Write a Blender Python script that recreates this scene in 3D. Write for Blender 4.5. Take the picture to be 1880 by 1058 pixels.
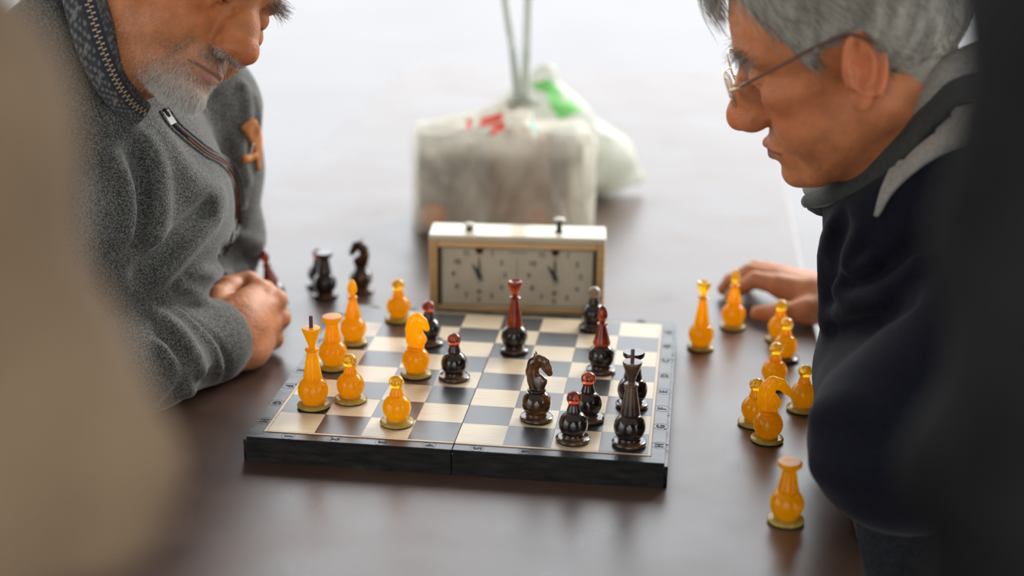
import bpy, bmesh, math, random
import numpy as np
from mathutils import Vector, Matrix

# ------------------------------------------------------------ scene, camera, light
for o in list(bpy.data.objects):
    bpy.data.objects.remove(o, do_unlink=True)
scene = bpy.context.scene
COL = scene.collection
TZ = 0.75            # table top
BZ = 0.775           # playing surface of the board

cam_d = bpy.data.cameras.new('camera')
cam = bpy.data.objects.new('camera', cam_d)
COL.objects.link(cam)
scene.camera = cam
cam_d.sensor_width = 36.0
cam_d.lens = 51.85
cam_d.clip_start = 0.05
cam_d.clip_end = 300
_r = Vector((0.9919, 0.1264, 0.0124)); _u = Vector((-0.0511, 0.3079, 0.9501)); _f = Vector((-0.1163, 0.9430, -0.3118))
_r.normalize(); _f = _f - _f.dot(_r) * _r; _f.normalize(); _u = _r.cross(_f)
cam.matrix_world = Matrix(((_r.x, _u.x, -_f.x, 0.2065), (_r.y, _u.y, -_f.y, -1.4318), (_r.z, _u.z, -_f.z, 0.5685 + BZ), (0, 0, 0, 1)))
cam_d.dof.use_dof = True
cam_d.dof.focus_distance = 1.43
cam_d.dof.aperture_fstop = 2.1
cam_d.dof.aperture_blades = 9

SKY = 1.92         # radiance of the overcast sky at the horizon
world = bpy.data.worlds.new('sky')
scene.world = world
world.use_nodes = True
_bg = world.node_tree.nodes['Background']
_bg.inputs[0].default_value = (0.91, 0.957, 1.0, 1)
# overcast sky: three times as bright overhead as at the horizon
_wn = world.node_tree
_tc = _wn.nodes.new('ShaderNodeTexCoord'); _sx = _wn.nodes.new('ShaderNodeSeparateXYZ')
_mx = _wn.nodes.new('ShaderNodeMath'); _mx.operation = 'MAXIMUM'; _mx.inputs[1].default_value = 0.0
_ml = _wn.nodes.new('ShaderNodeMath'); _ml.operation = 'MULTIPLY_ADD'; _ml.inputs[1].default_value = 2 * SKY; _ml.inputs[2].default_value = SKY
_wn.links.new(_tc.outputs['Generated'], _sx.inputs[0]); _wn.links.new(_sx.outputs['Z'], _mx.inputs[0]); _wn.links.new(_mx.outputs[0], _ml.inputs[0]); _wn.links.new(_ml.outputs[0], _bg.inputs[1])

added_sun_d = bpy.data.lights.new('sun', 'SUN')  # soft backlight added to brighten the amber pieces; the sky is overcast
added_sun_d.energy = 4.5
added_sun_d.angle = math.radians(30)
added_sun_d.color = (1.0, 0.97, 0.93)
sun = bpy.data.objects.new('sun', added_sun_d)
COL.objects.link(sun)
sun.rotation_euler = (math.radians(-57), 0, math.radians(-36))

scene.cycles.max_bounces = 16
scene.cycles.diffuse_bounces = 10
scene.cycles.transmission_bounces = 14
scene.view_settings.view_transform = 'Standard'
scene.view_settings.look = 'None'
scene.view_settings.exposure = 0.0
scene.view_settings.gamma = 1.0
scene.view_settings.use_curve_mapping = False

# ------------------------------------------------------------ helpers
def tag(o, label=None, cat=None, group=None, kind=None):
    if label: o['label'] = label
    if cat: o['category'] = cat
    if group: o['group'] = group
    if kind: o['kind'] = kind
    return o

def empty(name, loc=(0, 0, 0), rotz=0.0, parent=None):
    o = bpy.data.objects.new(name, None)
    o.empty_display_size = 0.05
    COL.objects.link(o)
    o.location = loc
    o.rotation_euler = (0, 0, rotz)
    if parent: o.parent = parent
    return o

def link_mesh(name, me, mat=None, parent=None, smooth=False, loc=None):
    me.name = name
    if mat and not me.materials: me.materials.append(mat)
    if smooth: me.polygons.foreach_set('use_smooth', np.ones(len(me.polygons), bool))
    o = bpy.data.objects.new(name, me)
    COL.objects.link(o)
    if parent: o.parent = parent
    if loc is not None: o.location = loc
    return o

def obj(name, bm, mat, parent=None, smooth=False, loc=None, auto=None):
    me = bpy.data.meshes.new(name)
    if smooth and auto is not None:
        bm.normal_update()
        for e in bm.edges:
            if len(e.link_faces) == 2 and e.calc_face_angle(0) > math.radians(auto): e.smooth = False
    bm.to_mesh(me); bm.free()
    return link_mesh(name, me, mat, parent, smooth, loc)

def np_mesh(name, verts, faces, mat, parent=None, smooth=True, col=None):
    """faces: (n,3) or (n,4) int array"""
    me = bpy.data.meshes.new(name)
    verts = np.asarray(verts, np.float32); faces = np.asarray(faces, np.int32)
    n, k = faces.shape
    me.vertices.add(len(verts)); me.vertices.foreach_set('co', verts.ravel())
    me.loops.add(n * k); me.loops.foreach_set('vertex_index', faces.ravel())
    me.polygons.add(n)
    me.polygons.foreach_set('loop_start', np.arange(0, n * k, k, dtype=np.int32))
    me.polygons.foreach_set('loop_total', np.full(n, k, np.int32))
    me.update(calc_edges=True)
    if col is not None:
        a = me.color_attributes.new('Col', 'FLOAT_COLOR', 'POINT')
        c4 = np.ones((len(verts), 4), np.float32); c4[:, :3] = col
        a.data.foreach_set('color', c4.ravel())
    return link_mesh(name, me, mat, parent, smooth)

def box_bm(bm, c, s, bevel=0.0, seg=2, rot=None):
    m = Matrix.Translation(Vector(c))
    if rot is not None: m = m @ rot
    m = m @ Matrix.Diagonal((s[0], s[1], s[2], 1))
    r = bmesh.ops.create_cube(bm, size=1, matrix=m)
    if bevel > 0:
        es = list({e for v in r['verts'] for e in v.link_edges})
        bmesh.ops.bevel(bm, geom=es, offset=bevel, segments=seg, affect='EDGES', profile=0.5)
    return r['verts']

def lathe_bm(bm, prof, seg=40, c=(0, 0, 0)):
    """prof: list of (radius, z) from bottom to top"""
    rings = []
    for r, z in prof:
        if r < 1e-6:
            rings.append([bm.verts.new((c[0], c[1], c[2] + z))])
        else:
            rings.append([bm.verts.new((c[0] + r * math.cos(2 * math.pi * i / seg), c[1] + r * math.sin(2 * math.pi * i / seg), c[2] + z)) for i in range(seg)])
    for a, b in zip(rings, rings[1:]):
        for i in range(seg):
            j = (i + 1) % seg
            if len(a) == 1 and len(b) == 1: continue
            if len(a) == 1: bm.faces.new((a[0], b[j], b[i]))
            elif len(b) == 1: bm.faces.new((a[i], a[j], b[0]))
            else: bm.faces.new((a[i], a[j], b[j], b[i]))
    if len(rings[0]) > 1: bm.faces.new(list(reversed(rings[0])))
    if len(rings[-1]) > 1: bm.faces.new(rings[-1])

def tube_bm(bm, pts, rad, seg=8, flat=1.0):
    pts = [Vector(p) for p in pts]
    rads = rad if isinstance(rad, (list, tuple)) else [rad] * len(pts)
    prev = None; rings = []
    nrm = None
    for i, p in enumerate(pts):
        t = (pts[min(i + 1, len(pts) - 1)] - pts[max(i - 1, 0)]).normalized()
        if nrm is None:
            nrm = t.orthogonal().normalized()
        nrm = (nrm - nrm.dot(t) * t).normalized()
        bn = t.cross(nrm)
        rings.append([bm.verts.new(p + rads[i] * (math.cos(2 * math.pi * k / seg) * nrm + flat * math.sin(2 * math.pi * k / seg) * bn)) for k in range(seg)])
    for a, b in zip(rings, rings[1:]):
        for i in range(seg):
            j = (i + 1) % seg
            bm.faces.new((a[i], a[j], b[j], b[i]))
    bm.faces.new(list(reversed(rings[0]))); bm.faces.new(rings[-1])

def spline(pts, n=8):
    """Catmull-Rom through points"""
    P = [np.array(p, float) for p in pts]
    P = [2 * P[0] - P[1]] + P + [2 * P[-1] - P[-2]]
    out = []
    for i in range(1, len(P) - 2):
        for k in range(n):
            t = k / n
            a, b, c, d = P[i - 1], P[i], P[i + 1], P[i + 2]
            out.append(0.5 * ((2 * b) + (c - a) * t + (2 * a - 5 * b + 4 * c - d) * t * t + (3 * b - a - 3 * c + d) * t ** 3))
    out.append(P[-2])
    return out

_font = None
def text_mesh(txt, size, depth=0.0002, bold=0.0):
    cu = bpy.data.curves.new('glyph', 'FONT')
    cu.body = txt; cu.size = size; cu.align_x = 'CENTER'; cu.align_y = 'CENTER'
    cu.extrude = depth; cu.offset = bold; cu.resolution_u = 3
    o = bpy.data.objects.new('glyph', cu); COL.objects.link(o)
    dg = bpy.context.evaluated_depsgraph_get()
    me = bpy.data.meshes.new_from_object(o.evaluated_get(dg))
    bpy.data.objects.remove(o, do_unlink=True)
    me.materials.clear()
    return me

# ------------------------------------------------------------ materials
def mat_new(name):
    m = bpy.data.materials.new(name); m.use_nodes = True
    nt = m.node_tree
    return m, nt, nt.nodes['Principled BSDF']

def nd(nt, t, **kw):
    n = nt.nodes.new(t)
    for k, v in kw.items():
        if hasattr(n, k): setattr(n, k, v)
        else: n.inputs[k.replace('_', ' ')].default_value = v
    return n

def simple(name, col, rough=0.5, metal=0.0, coat=0.0, **kw):
    m, nt, p = mat_new(name)
    p.inputs['Base Color'].default_value = (*col, 1)
    p.inputs['Roughness'].default_value = rough
    p.inputs['Metallic'].default_value = metal
    p.inputs['Coat Weight'].default_value = coat
    for k, v in kw.items(): p.inputs[k.replace('_', ' ')].default_value = v
    return m

def noise_mat(name, c1, c2, scale, rough=0.5, bump=0.0, bscale=None, lo=0.35, hi=0.65, stretch=(1, 1, 1), detail=6, coat=0.0, rr=None, metal=0.0, sss=0.0, bdist=0.001, spec=None, sheen=0.0, extra=None):
    m, nt, p = mat_new(name)
    tc = nd(nt, 'ShaderNodeTexCoord'); mp = nd(nt, 'ShaderNodeMapping'); mp.inputs['Scale'].default_value = stretch
    nt.links.new(tc.outputs['Object'], mp.inputs['Vector'])
    n = nd(nt, 'ShaderNodeTexNoise'); n.inputs['Scale'].default_value = scale; n.inputs['Detail'].default_value = detail
    nt.links.new(mp.outputs[0], n.inputs['Vector'])
    cr = nd(nt, 'ShaderNodeValToRGB')
    cr.color_ramp.elements[0].position = lo; cr.color_ramp.elements[1].position = hi
    cr.color_ramp.elements[0].color = (*c1, 1); cr.color_ramp.elements[1].color = (*c2, 1)
    if extra:
        for pos, c in extra:
            e = cr.color_ramp.elements.new(pos); e.color = (*c, 1)
    nt.links.new(n.outputs['Fac'], cr.inputs['Fac'])
    nt.links.new(cr.outputs['Color'], p.inputs['Base Color'])
    p.inputs['Roughness'].default_value = rough; p.inputs['Coat Weight'].default_value = coat; p.inputs['Metallic'].default_value = metal
    if spec is not None: p.inputs['Specular IOR Level'].default_value = spec
    if sheen: p.inputs['Sheen Weight'].default_value = sheen; p.inputs['Sheen Roughness'].default_value = 0.4
    if sss:
        p.inputs['Subsurface Weight'].default_value = sss; p.inputs['Subsurface Radius'].default_value = (1, 0.4, 0.2); p.inputs['Subsurface Scale'].default_value = 0.004
    if rr:
        mr = nd(nt, 'ShaderNodeMapRange'); mr.inputs['To Min'].default_value = rr[0]; mr.inputs['To Max'].default_value = rr[1]
        mr.inputs['From Min'].default_value = 0.3; mr.inputs['From Max'].default_value = 0.7
        nt.links.new(n.outputs['Fac'], mr.inputs['Value']); nt.links.new(mr.outputs[0], p.inputs['Roughness'])
    if bump:
        b = nd(nt, 'ShaderNodeBump'); b.inputs['Strength'].default_value = bump; b.inputs['Distance'].default_value = bdist
        if bscale:
            n2 = nd(nt, 'ShaderNodeTexNoise'); n2.inputs['Scale'].default_value = bscale; n2.inputs['Detail'].default_value = 4
            nt.links.new(mp.outputs[0], n2.inputs['Vector']); nt.links.new(n2.outputs['Fac'], b.inputs['Height'])
        else: nt.links.new(n.outputs['Fac'], b.inputs['Height'])
        nt.links.new(b.outputs[0], p.inputs['Normal'])
    return m

# ------------------------------------------------------------ signed distance modelling
def V(*a): return np.array(a, np.float32)
def sm(a, b, k):
    h = np.clip(0.5 + 0.5 * (b - a) / k, 0, 1)
    return b + (a - b) * h - k * h * (1 - h)
def smx(a, b, k): return -sm(-a, -b, k)
def sub(a, b, k): return smx(a, -b, k)
def ell(p, c, r, R=None):
    q = p - V(*c)
    if R is not None: q = q @ R
    r = V(*r)
    k0 = np.sqrt(((q / r) ** 2).sum(1)); k1 = np.sqrt(((q / (r * r)) ** 2).sum(1)) + 1e-9
    return k0 * (k0 - 1) / k1
def sph(p, c, r): return np.sqrt(((p - V(*c)) ** 2).sum(1)) - r
def rc(p, a, b, ra, rb, sq=None):
    a = V(*a); b = V(*b); ba = b - a; pa = p - a
    h = np.clip(pa @ ba / (ba @ ba), 0, 1)
    q = pa - h[:, None] * ba
    return np.sqrt((q * q).sum(1)) - (ra + (rb - ra) * h)
def rbox(p, c, s, r, R=None):
    q = p - V(*c)
    if R is not None: q = q @ R
    q = np.abs(q) - (V(*s) - r)
    return np.sqrt((np.maximum(q, 0) ** 2).sum(1)) + np.minimum(q.max(1), 0) - r
def chain(p, pts, rads, k):
    d = None
    for a, b, ra, rb in zip(pts, pts[1:], rads, rads[1:]):
        e = rc(p, a, b, ra, rb); d = e if d is None else sm(d, e, k)
    return d
def polydist(p, pts):
    d = None
    for a, b in zip(pts, pts[1:]):
        e = rc(p, a, b, 0, 0); d = e if d is None else np.minimum(d, e)
    return d
def fold(d, p, pts, amp, w):
    A = np.asarray(pts, np.float32); c = (A.max(0) + A.min(0)) / 2; R = float(np.sqrt(((A - c) ** 2).sum(1)).max()) + 2.6 * w
    m = (np.abs(d) < 4 * w + abs(amp)) & (((p - c) ** 2).sum(1) < R * R)
    if m.any():
        e = polydist(p[m], pts)
        d = d.copy(); d[m] -= amp * np.exp(-(e / w) ** 2)
    return d
def wave(p, seed, scale, n=5):
    rs = np.random.RandomState(seed); o = np.zeros(len(p), np.float32)
    for i in range(n):
        k = rs.normal(size=3); k /= np.linalg.norm(k); k *= scale * rs.uniform(0.6, 1.7)
        o += np.sin(p @ k.astype(np.float32) + rs.uniform(0, 6.28))
    return o / n
def rotm(a, b, c):
    ca, sa = math.cos(a), math.sin(a); cb, sb = math.cos(b), math.sin(b); cc, sc = math.cos(c), math.sin(c)
    Z = np.array([[ca, -sa, 0], [sa, ca, 0], [0, 0, 1]]); Y = np.array([[cb, 0, sb], [0, 1, 0], [-sb, 0, cb]]); X = np.array([[1, 0, 0], [0, cc, -sc], [0, sc, cc]])
    return (Z @ Y @ X).astype(np.float32)

def surface(fn, lo, hi, h, newton=2):
    """naive surface nets on a sparse grid -> verts, quads"""
    lo = np.array(lo, float); hi = np.array(hi, float)
    B = 8
    nb = np.ceil((hi - lo) / (h * B)).astype(int)
    g = np.stack(np.meshgrid(*[np.arange(n) for n in nb], indexing='ij'), -1).reshape(-1, 3)
    def ev(P):
        out = np.empty(len(P), np.float32); P = P.astype(np.float32)
        for i in range(0, len(P), 40000): out[i:i + 40000] = fn(P[i:i + 40000])
        return out
    dc = ev(lo + (g + 0.5) * B * h)
    g = g[np.abs(dc) < B * h * 0.5 * 1.7321 * 1.35 + 0.004]
    a = np.arange(B + 1)
    off = np.stack(np.meshgrid(a, a, a, indexing='ij'), -1)
    idx = g[:, None, None, None, :] * B + off
    N = nb * B + 2
    key = (idx[..., 0] * N[1] + idx[..., 1]) * N[2] + idx[..., 2]
    uk, inv = np.unique(key.ravel(), return_inverse=True)
    ui = np.stack([uk // (N[1] * N[2]), (uk // N[2]) % N[1], uk % N[2]], -1)
    val = ev(lo + ui * h)
    D = val[inv].reshape(key.shape)
    s = D < 0
    # cells
    c8 = [(x, y, z) for x in (0, 1) for y in (0, 1) for z in (0, 1)]
    sl = lambda x: slice(x, B + x)
    cnt = sum(s[:, sl(x), sl(y), sl(z)].astype(np.int8) for x, y, z in c8)
    act = (cnt > 0) & (cnt < 8)
    bi, cx, cy, cz = np.nonzero(act)
    pos = np.zeros((len(bi), 3)); num = np.zeros(len(bi))
    for A in range(3):
        o1, o2 = [q for q in range(3) if q != A]
        for u in (0, 1):
            for v in (0, 1):
                p0 = [0, 0, 0]; p0[o1] = u; p0[o2] = v; p1 = list(p0); p1[A] = 1
                d0 = D[bi, cx + p0[0], cy + p0[1], cz + p0[2]]; d1 = D[bi, cx + p1[0], cy + p1[1], cz + p1[2]]
                m = (d0 < 0) != (d1 < 0)
                t = np.where(m, d0 / np.where(m, d0 - d1, 1), 0)
                q = np.array(p0, float)[None] + np.zeros((len(bi), 1)); q[:, A] += t
                pos += q * m[:, None]; num += m
    pos /= num[:, None]
    ci = g[bi] * B + np.stack([cx, cy, cz], -1)
    verts = lo + (ci + pos) * h
    ck = (ci[:, 0] * N[1] + ci[:, 1]) * N[2] + ci[:, 2]
    order = np.argsort(ck); cks = ck[order]
    quads = []
    step = [N[1] * N[2], N[2], 1]
    for A in range(3):
        o1, o2 = (A + 1) % 3, (A + 2) % 3
        s0 = s[:, :B, :B, :B]
        sh = [0, 0, 0]; sh[A] = 1
        s1 = s[:, sh[0]:B + sh[0], sh[1]:B + sh[1], sh[2]:B + sh[2]]
        b, x, y, z = np.nonzero(s0 != s1)
        base = key[b, x, y, z]; flip = s0[b, x, y, z]
        four = np.stack([base, base - step[o1], base - step[o1] - step[o2], base - step[o2]], -1)
        w = np.searchsorted(cks, four); w = np.clip(w, 0, len(cks) - 1)
        ok = (cks[w] == four).all(1)
        q = order[w][ok]; fl = flip[ok]
        q[~fl] = q[~fl][:, ::-1]
        quads.append(q)
    quads = np.concatenate(quads)
    for _ in range(newton):
        e = h * 0.3
        d0 = ev(verts)
        gr = np.stack([ev(verts + e * np.eye(3)[k]) - ev(verts - e * np.eye(3)[k]) for k in range(3)], -1) / (2 * e)
        n2 = (gr ** 2).sum(1) + 1e-6
        stp = -(d0 / n2)[:, None] * gr
        ln = np.sqrt((stp ** 2).sum(1)); stp *= np.minimum(1, h * 0.5 / (ln + 1e-9))[:, None]
        verts = verts + stp
    return verts, quads

def sdf_obj(name, fn, lo, hi, h, mat, parent=None, colfn=None, newton=2):
    v, q = surface(fn, lo, hi, h, newton)
    c = colfn(v.astype(np.float32)) if colfn else None
    o = np_mesh(name, v, q, mat, parent, True, c)
    return o

def sample_mesh(o, n, seed):
    """random points, normals on a mesh object's surface"""
    me = o.data; rs = np.random.RandomState(seed)
    co = np.empty(len(me.vertices) * 3, np.float32); me.vertices.foreach_get('co', co); co = co.reshape(-1, 3)
    k = me.polygons[0].loop_total
    fi = np.empty(len(me.polygons) * k, np.int32); me.loops.foreach_get('vertex_index', fi); fi = fi.reshape(-1, k)
    a, b, c = co[fi[:, 0]], co[fi[:, 1]], co[fi[:, 2]]
    nr = np.cross(b - a, c - a); ar = np.linalg.norm(nr, axis=1) + 1e-12
    f = rs.choice(len(fi), n, p=ar / ar.sum())
    u = rs.rand(n, 1); v = rs.rand(n, 1); m = (u + v) > 1; u = np.where(m, 1 - u, u); v = np.where(m, 1 - v, v)
    d = co[fi[f, -1]]
    return (a + u * (b - a) + v * (d - a) if False else a[f] + u * (b[f] - a[f]) + v * (d - a[f])), nr[f] / ar[f][:, None]

def strands(name, roots, paths, rad, mat, parent, col=None):
    """paths: (n, m, 3) points per hair; three-sided tapering hairs in one mesh"""
    n, m, _ = paths.shape
    t = np.gradient(paths, axis=1); t /= np.linalg.norm(t, axis=2, keepdims=True) + 1e-9
    ref = np.tile(np.array([0.3, 0.5, 0.81]), (n, m, 1))
    a = np.cross(t, ref); a /= np.linalg.norm(a, axis=2, keepdims=True) + 1e-9
    b = np.cross(t, a)
    rd = (np.asarray(rad).reshape(-1, 1, 1) * np.linspace(1, 0.35, m)[None, :, None]) * np.ones((n, m, 1))
    rings = np.stack([paths + rd * (math.cos(w) * a + math.sin(w) * b) for w in (0, 2.094, 4.189)], 2)  # n,m,3,3
    vid = np.arange(n * m * 3).reshape(n, m, 3)
    f = []
    for k in range(3):
        k2 = (k + 1) % 3
        f.append(np.stack([vid[:, :-1, k], vid[:, :-1, k2], vid[:, 1:, k2], vid[:, 1:, k]], -1).reshape(-1, 4))
    c = None
    if col is not None: c = np.repeat(col, m * 3, axis=0)
    return np_mesh(name, rings.reshape(-1, 3), np.concatenate(f), mat, parent, True, c)
# ------------------------------------------------------------ setting
M_ground = noise_mat('pale_paving', (0.124, 0.119, 0.120), (0.134, 0.129, 0.130), 1.5, 0.75, bump=0.1, bscale=60)
M_white = noise_mat('pale_plaster', (0.70, 0.70, 0.70), (0.78, 0.78, 0.78), 3, 0.8)
M_table = noise_mat('brown_board', (0.050, 0.026, 0.018), (0.085, 0.047, 0.032), 9, 0.33, bump=0.25, bscale=900, rr=(0.26, 0.38), bdist=0.0004, spec=1.0, extra=[(0.80, (0.035, 0.018, 0.012))])
M_tedge = noise_mat('brown_edge', (0.05, 0.028, 0.018), (0.09, 0.05, 0.03), 30, 0.6)
M_bench = noise_mat('pale_wood', (0.52, 0.48, 0.42), (0.66, 0.62, 0.56), 6, 0.6, stretch=(8, 1, 8), bump=0.1)
M_steel = noise_mat('grey_steel', (0.25, 0.25, 0.26), (0.33, 0.33, 0.34), 12, 0.4, metal=0.6)

bm = bmesh.new(); box_bm(bm, (0, 20, -0.05), (80, 80, 0.1))
tag(obj('floor', bm, M_ground), kind='structure')
# unseen roof on four posts, open on every side, added to block overhead light
bm = bmesh.new(); box_bm(bm, (0, -0.75, 2.86), (7.2, 5.9, 0.16))
tag(obj('shading_roof', bm, simple('shading_roof_boards', (0.74, 0.70, 0.64), 0.8)), kind='structure')
for k, (x, y) in enumerate(((-3.3, -3.4), (3.3, -3.4), (-3.3, 1.9), (3.3, 1.9))):
    bm = bmesh.new(); box_bm(bm, (x, y, 1.39), (0.16, 0.16, 2.78), 0.01); tag(obj('shading_roof_post_%d' % (k + 1), bm, M_white), kind='structure')

# table: x -0.465..0.365, y -0.78..2.05
tb = empty('table', (-0.05, 0.635, 0)); tag(tb, 'long dark brown wooden table with a smooth worn top, the chess board on it', 'table')
bm = bmesh.new(); box_bm(bm, (0, 0, TZ - 0.019), (0.83, 2.83, 0.038), 0.004)
obj('tabletop', bm, M_table, tb)
for sx in (-1, 1):
    for sy in (-1, 1):
        bm = bmesh.new(); box_bm(bm, (sx * 0.34, sy * 1.25, (TZ - 0.038) / 2), (0.06, 0.06, TZ - 0.038), 0.004)
        obj('leg', bm, M_tedge, tb)
for sx in (-1, 1):
    bm = bmesh.new(); box_bm(bm, (sx * 0.34, 0, TZ - 0.038 - 0.04), (0.025, 2.43, 0.08), 0.002); obj('apron', bm, M_tedge, tb)
for sy in (-1, 1):
    bm = bmesh.new(); box_bm(bm, (0, sy * 1.25, TZ - 0.038 - 0.04), (0.62, 0.025, 0.08), 0.002); obj('apron', bm, M_tedge, tb)

def bench(x, label):
    b = empty('bench', (x, 0.5, 0)); tag(b, label, 'bench')
    for k in (-1, 0, 1):
        bm = bmesh.new(); box_bm(bm, (k * 0.105, 0, 0.4325), (0.098, 2.4, 0.035), 0.005); obj('slat', bm, M_bench, b)
    for sy in (-1, 1):
        for sx in (-1, 1):
            bm = bmesh.new(); box_bm(bm, (sx * 0.12, sy * 0.95, 0.2075), (0.05, 0.05, 0.415), 0.004); obj('leg', bm, M_steel, b)
bench(-0.86, 'pale bench along the left side of the table, under the bearded man')
bench(0.80, 'pale bench along the right side of the table, under the man with glasses')
# ------------------------------------------------------------ chess board
M_dark = noise_mat('black_stained_wood', (0.018, 0.020, 0.021), (0.032, 0.034, 0.035), 14, 0.36, bump=0.12, bscale=300, stretch=(1, 6, 1), rr=(0.26, 0.36), bdist=0.0004, spec=0.85)
M_side = noise_mat('worn_black_wood', (0.006, 0.0055, 0.005), (0.020, 0.018, 0.016), 40, 0.6, spec=0.2, bump=0.3, bscale=200, stretch=(1, 1, 5), bdist=0.0005, extra=[(0.72, (0.04, 0.034, 0.028))])
M_lt = noise_mat('cream_veneer', (0.60, 0.48, 0.31), (0.70, 0.58, 0.41), 30, 0.32, bump=0.05, bscale=500, stretch=(1, 14, 1), rr=(0.29, 0.33), bdist=0.0003, spec=0.65)
M_dk = noise_mat('black_veneer', (0.022, 0.024, 0.026), (0.045, 0.047, 0.049), 40, 0.30, bump=0.06, bscale=500, stretch=(1, 14, 1), rr=(0.27, 0.31), bdist=0.0003, spec=0.85)
M_ink = simple('black_ink', (0.008, 0.008, 0.010), 0.7)
M_inlay = noise_mat('cream_inlay', (0.62, 0.50, 0.33), (0.70, 0.58, 0.40), 30, 0.4)
M_red = simple('brown_line', (0.16, 0.045, 0.03), 0.5)

board = empty('chess_board', (0, 0, TZ)); tag(board, 'folding wooden chess board with black and cream squares, opened flat on the brown table', 'chess board')
SQ = 0.045
def sq_mesh(light):
    bm = bmesh.new(); box_bm(bm, (0, 0, 0), (SQ - 0.0002, SQ - 0.0002, 0.0010), 0.00008, 1)
    me = bpy.data.meshes.new('square'); bm.to_mesh(me); bm.free(); me.materials.append(M_lt if light else M_dk)
    return me
sq_me = {True: sq_mesh(True), False: sq_mesh(False)}
W = 0.1995
for side in (-1, 1):
    # box half with its outer edges rounded
    bm = bmesh.new()
    vs = box_bm(bm, (side * (W / 2 + 0.0002), 0, 0.0122), (W - 0.0008, 2 * W, 0.0244))
    bm.edges.ensure_lookup_table()
    es = [e for e in bm.edges if not all(abs(v.co.x) < 0.01 for v in e.verts)]
    es = [e for e in es if not all(v.co.z < 0.001 for v in e.verts) and not (all(abs(v.co.y) < 0.0 for v in e.verts))]
    es = [e for e in es if not any(abs(v.co.x) < 0.01 for v in e.verts) or abs(e.verts[0].co.x - e.verts[1].co.x) > 0.05]
    bmesh.ops.bevel(bm, geom=es, offset=0.0032, segments=4, affect='EDGES')
    bm.normal_update()
    half = obj('board_half', bm, M_dark, board, smooth=True)
    half.data.materials.append(M_side)
    for p in half.data.polygons:
        p.use_smooth = abs(p.normal.z) < 0.95 and p.area < 1e-4
        if p.normal.z < 0.25: p.material_index = 1
    xs = range(0, 4) if side > 0 else range(-4, 0)
    for cx in xs:
        for cy in range(-4, 4):
            o = bpy.data.objects.new('square', sq_me[(cx + cy) % 2 == 0]); COL.objects.link(o); o.parent = half
            ox = 0.0003 if (cx == 0) else (-0.0003 if cx == -1 else 0)
            o.location = ((cx + 0.5) * SQ + ox, (cy + 0.5) * SQ, 0.0245 + random.Random(cx * 9 + cy).uniform(-0.00006, 0.00006))
    # inlay strips round the field
    e = 4 * SQ
    bm = bmesh.new()
    box_bm(bm, (side * (e + 0.0016), 0, 0.0245), (0.0026, 2 * e + 0.0058, 0.0010))
    for s2 in (-1, 1): box_bm(bm, (side * (e / 2 + 0.0003), s2 * (e + 0.0016), 0.0245), (e - 0.0006, 0.0026, 0.0010))
    obj('inlay_strip', bm, M_inlay, half)
    bm = bmesh.new()
    box_bm(bm, (side * (e + 0.0033), 0, 0.02445), (0.0007, 2 * e + 0.0073, 0.0009))
    for s2 in (-1, 1): box_bm(bm, (side * (e / 2 + 0.0003), s2 * (e + 0.0033), 0.02445), (e - 0.0006, 0.0007, 0.0009))
    obj('brown_line', bm, M_red, half)
# numerals along near and far border, letters along left and right, each in a thin ring
def ring_bm(bm, c, r, w, h):
    n = 28
    vi = []
    for k in range(n):
        a = 2 * math.pi * k / n
        vi.append([bm.verts.new((c[0] + q * math.cos(a), c[1] + q * math.sin(a), c[2] + z)) for q, z in ((r - w, 0), (r - w, h), (r, h), (r, 0))])
    for k in range(n):
        a, b = vi[k], vi[(k + 1) % n]
        for i in range(3): bm.faces.new((a[i], b[i], b[i + 1], a[i + 1]))
gcache = {}
def glyph(ch, x, y, rz, parent, name):
    if ch not in gcache: gcache[ch] = text_mesh(ch, 0.0110, 0.00012, 0.00045); gcache[ch].materials.append(M_ink)
    o = bpy.data.objects.new(name, gcache[ch]); COL.objects.link(o); o.parent = parent
    o.location = (x, y, 0.02452); o.rotation_euler = (0, 0, rz)
halves = [c for c in board.children if c.name.startswith('board_half')]
hl, hr = (halves[0], halves[1])
for k in range(8):
    x = (k - 3.5) * SQ
    for y in (-0.1900, 0.1900): glyph(str(k + 1), x, y, -math.pi / 2, hl if k < 4 else hr, 'numeral')
    ch = 'HGFEDCBA'[k]
    glyph(ch, -0.1905, x, -math.pi / 2, hl, 'letter'); glyph(ch, 0.1905, x, math.pi / 2, hr, 'letter')
for hh, s in ((hl, -1), (hr, 1)):
    bm = bmesh.new()
    for k in range(8):
        if (s < 0) == (k < 4):
            for y in (-0.19, 0.19): ring_bm(bm, ((k - 3.5) * SQ, y, 0.0244), 0.0066, 0.0003, 0.0001)
        ring_bm(bm, (s * 0.1905, (k - 3.5) * SQ, 0.0244), 0.0078, 0.0003, 0.0001)
    obj('letter_rings', bm, M_ink, hh)
bm = bmesh.new()
for x, y, r in ((0.1975, -0.155, 0.0014), (0.1965, -0.085, 0.001), (0.1972, 0.085, 0.0016), (0.1905, 0.105, 0.0013), (-0.184, -0.062, 0.0016), (0.1945, -0.118, 0.0012), (0.15, 0.01, 0.0012), (0.055, -0.067, 0.001)):
    lathe_bm(bm, [(r, 0), (r * 0.8, 0.0004), (0, 0.0005)], 8, (x, y, 0.0248 if abs(x) < 0.18 else 0.0243))
obj('dark_nick', bm, M_ink, hr)
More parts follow.
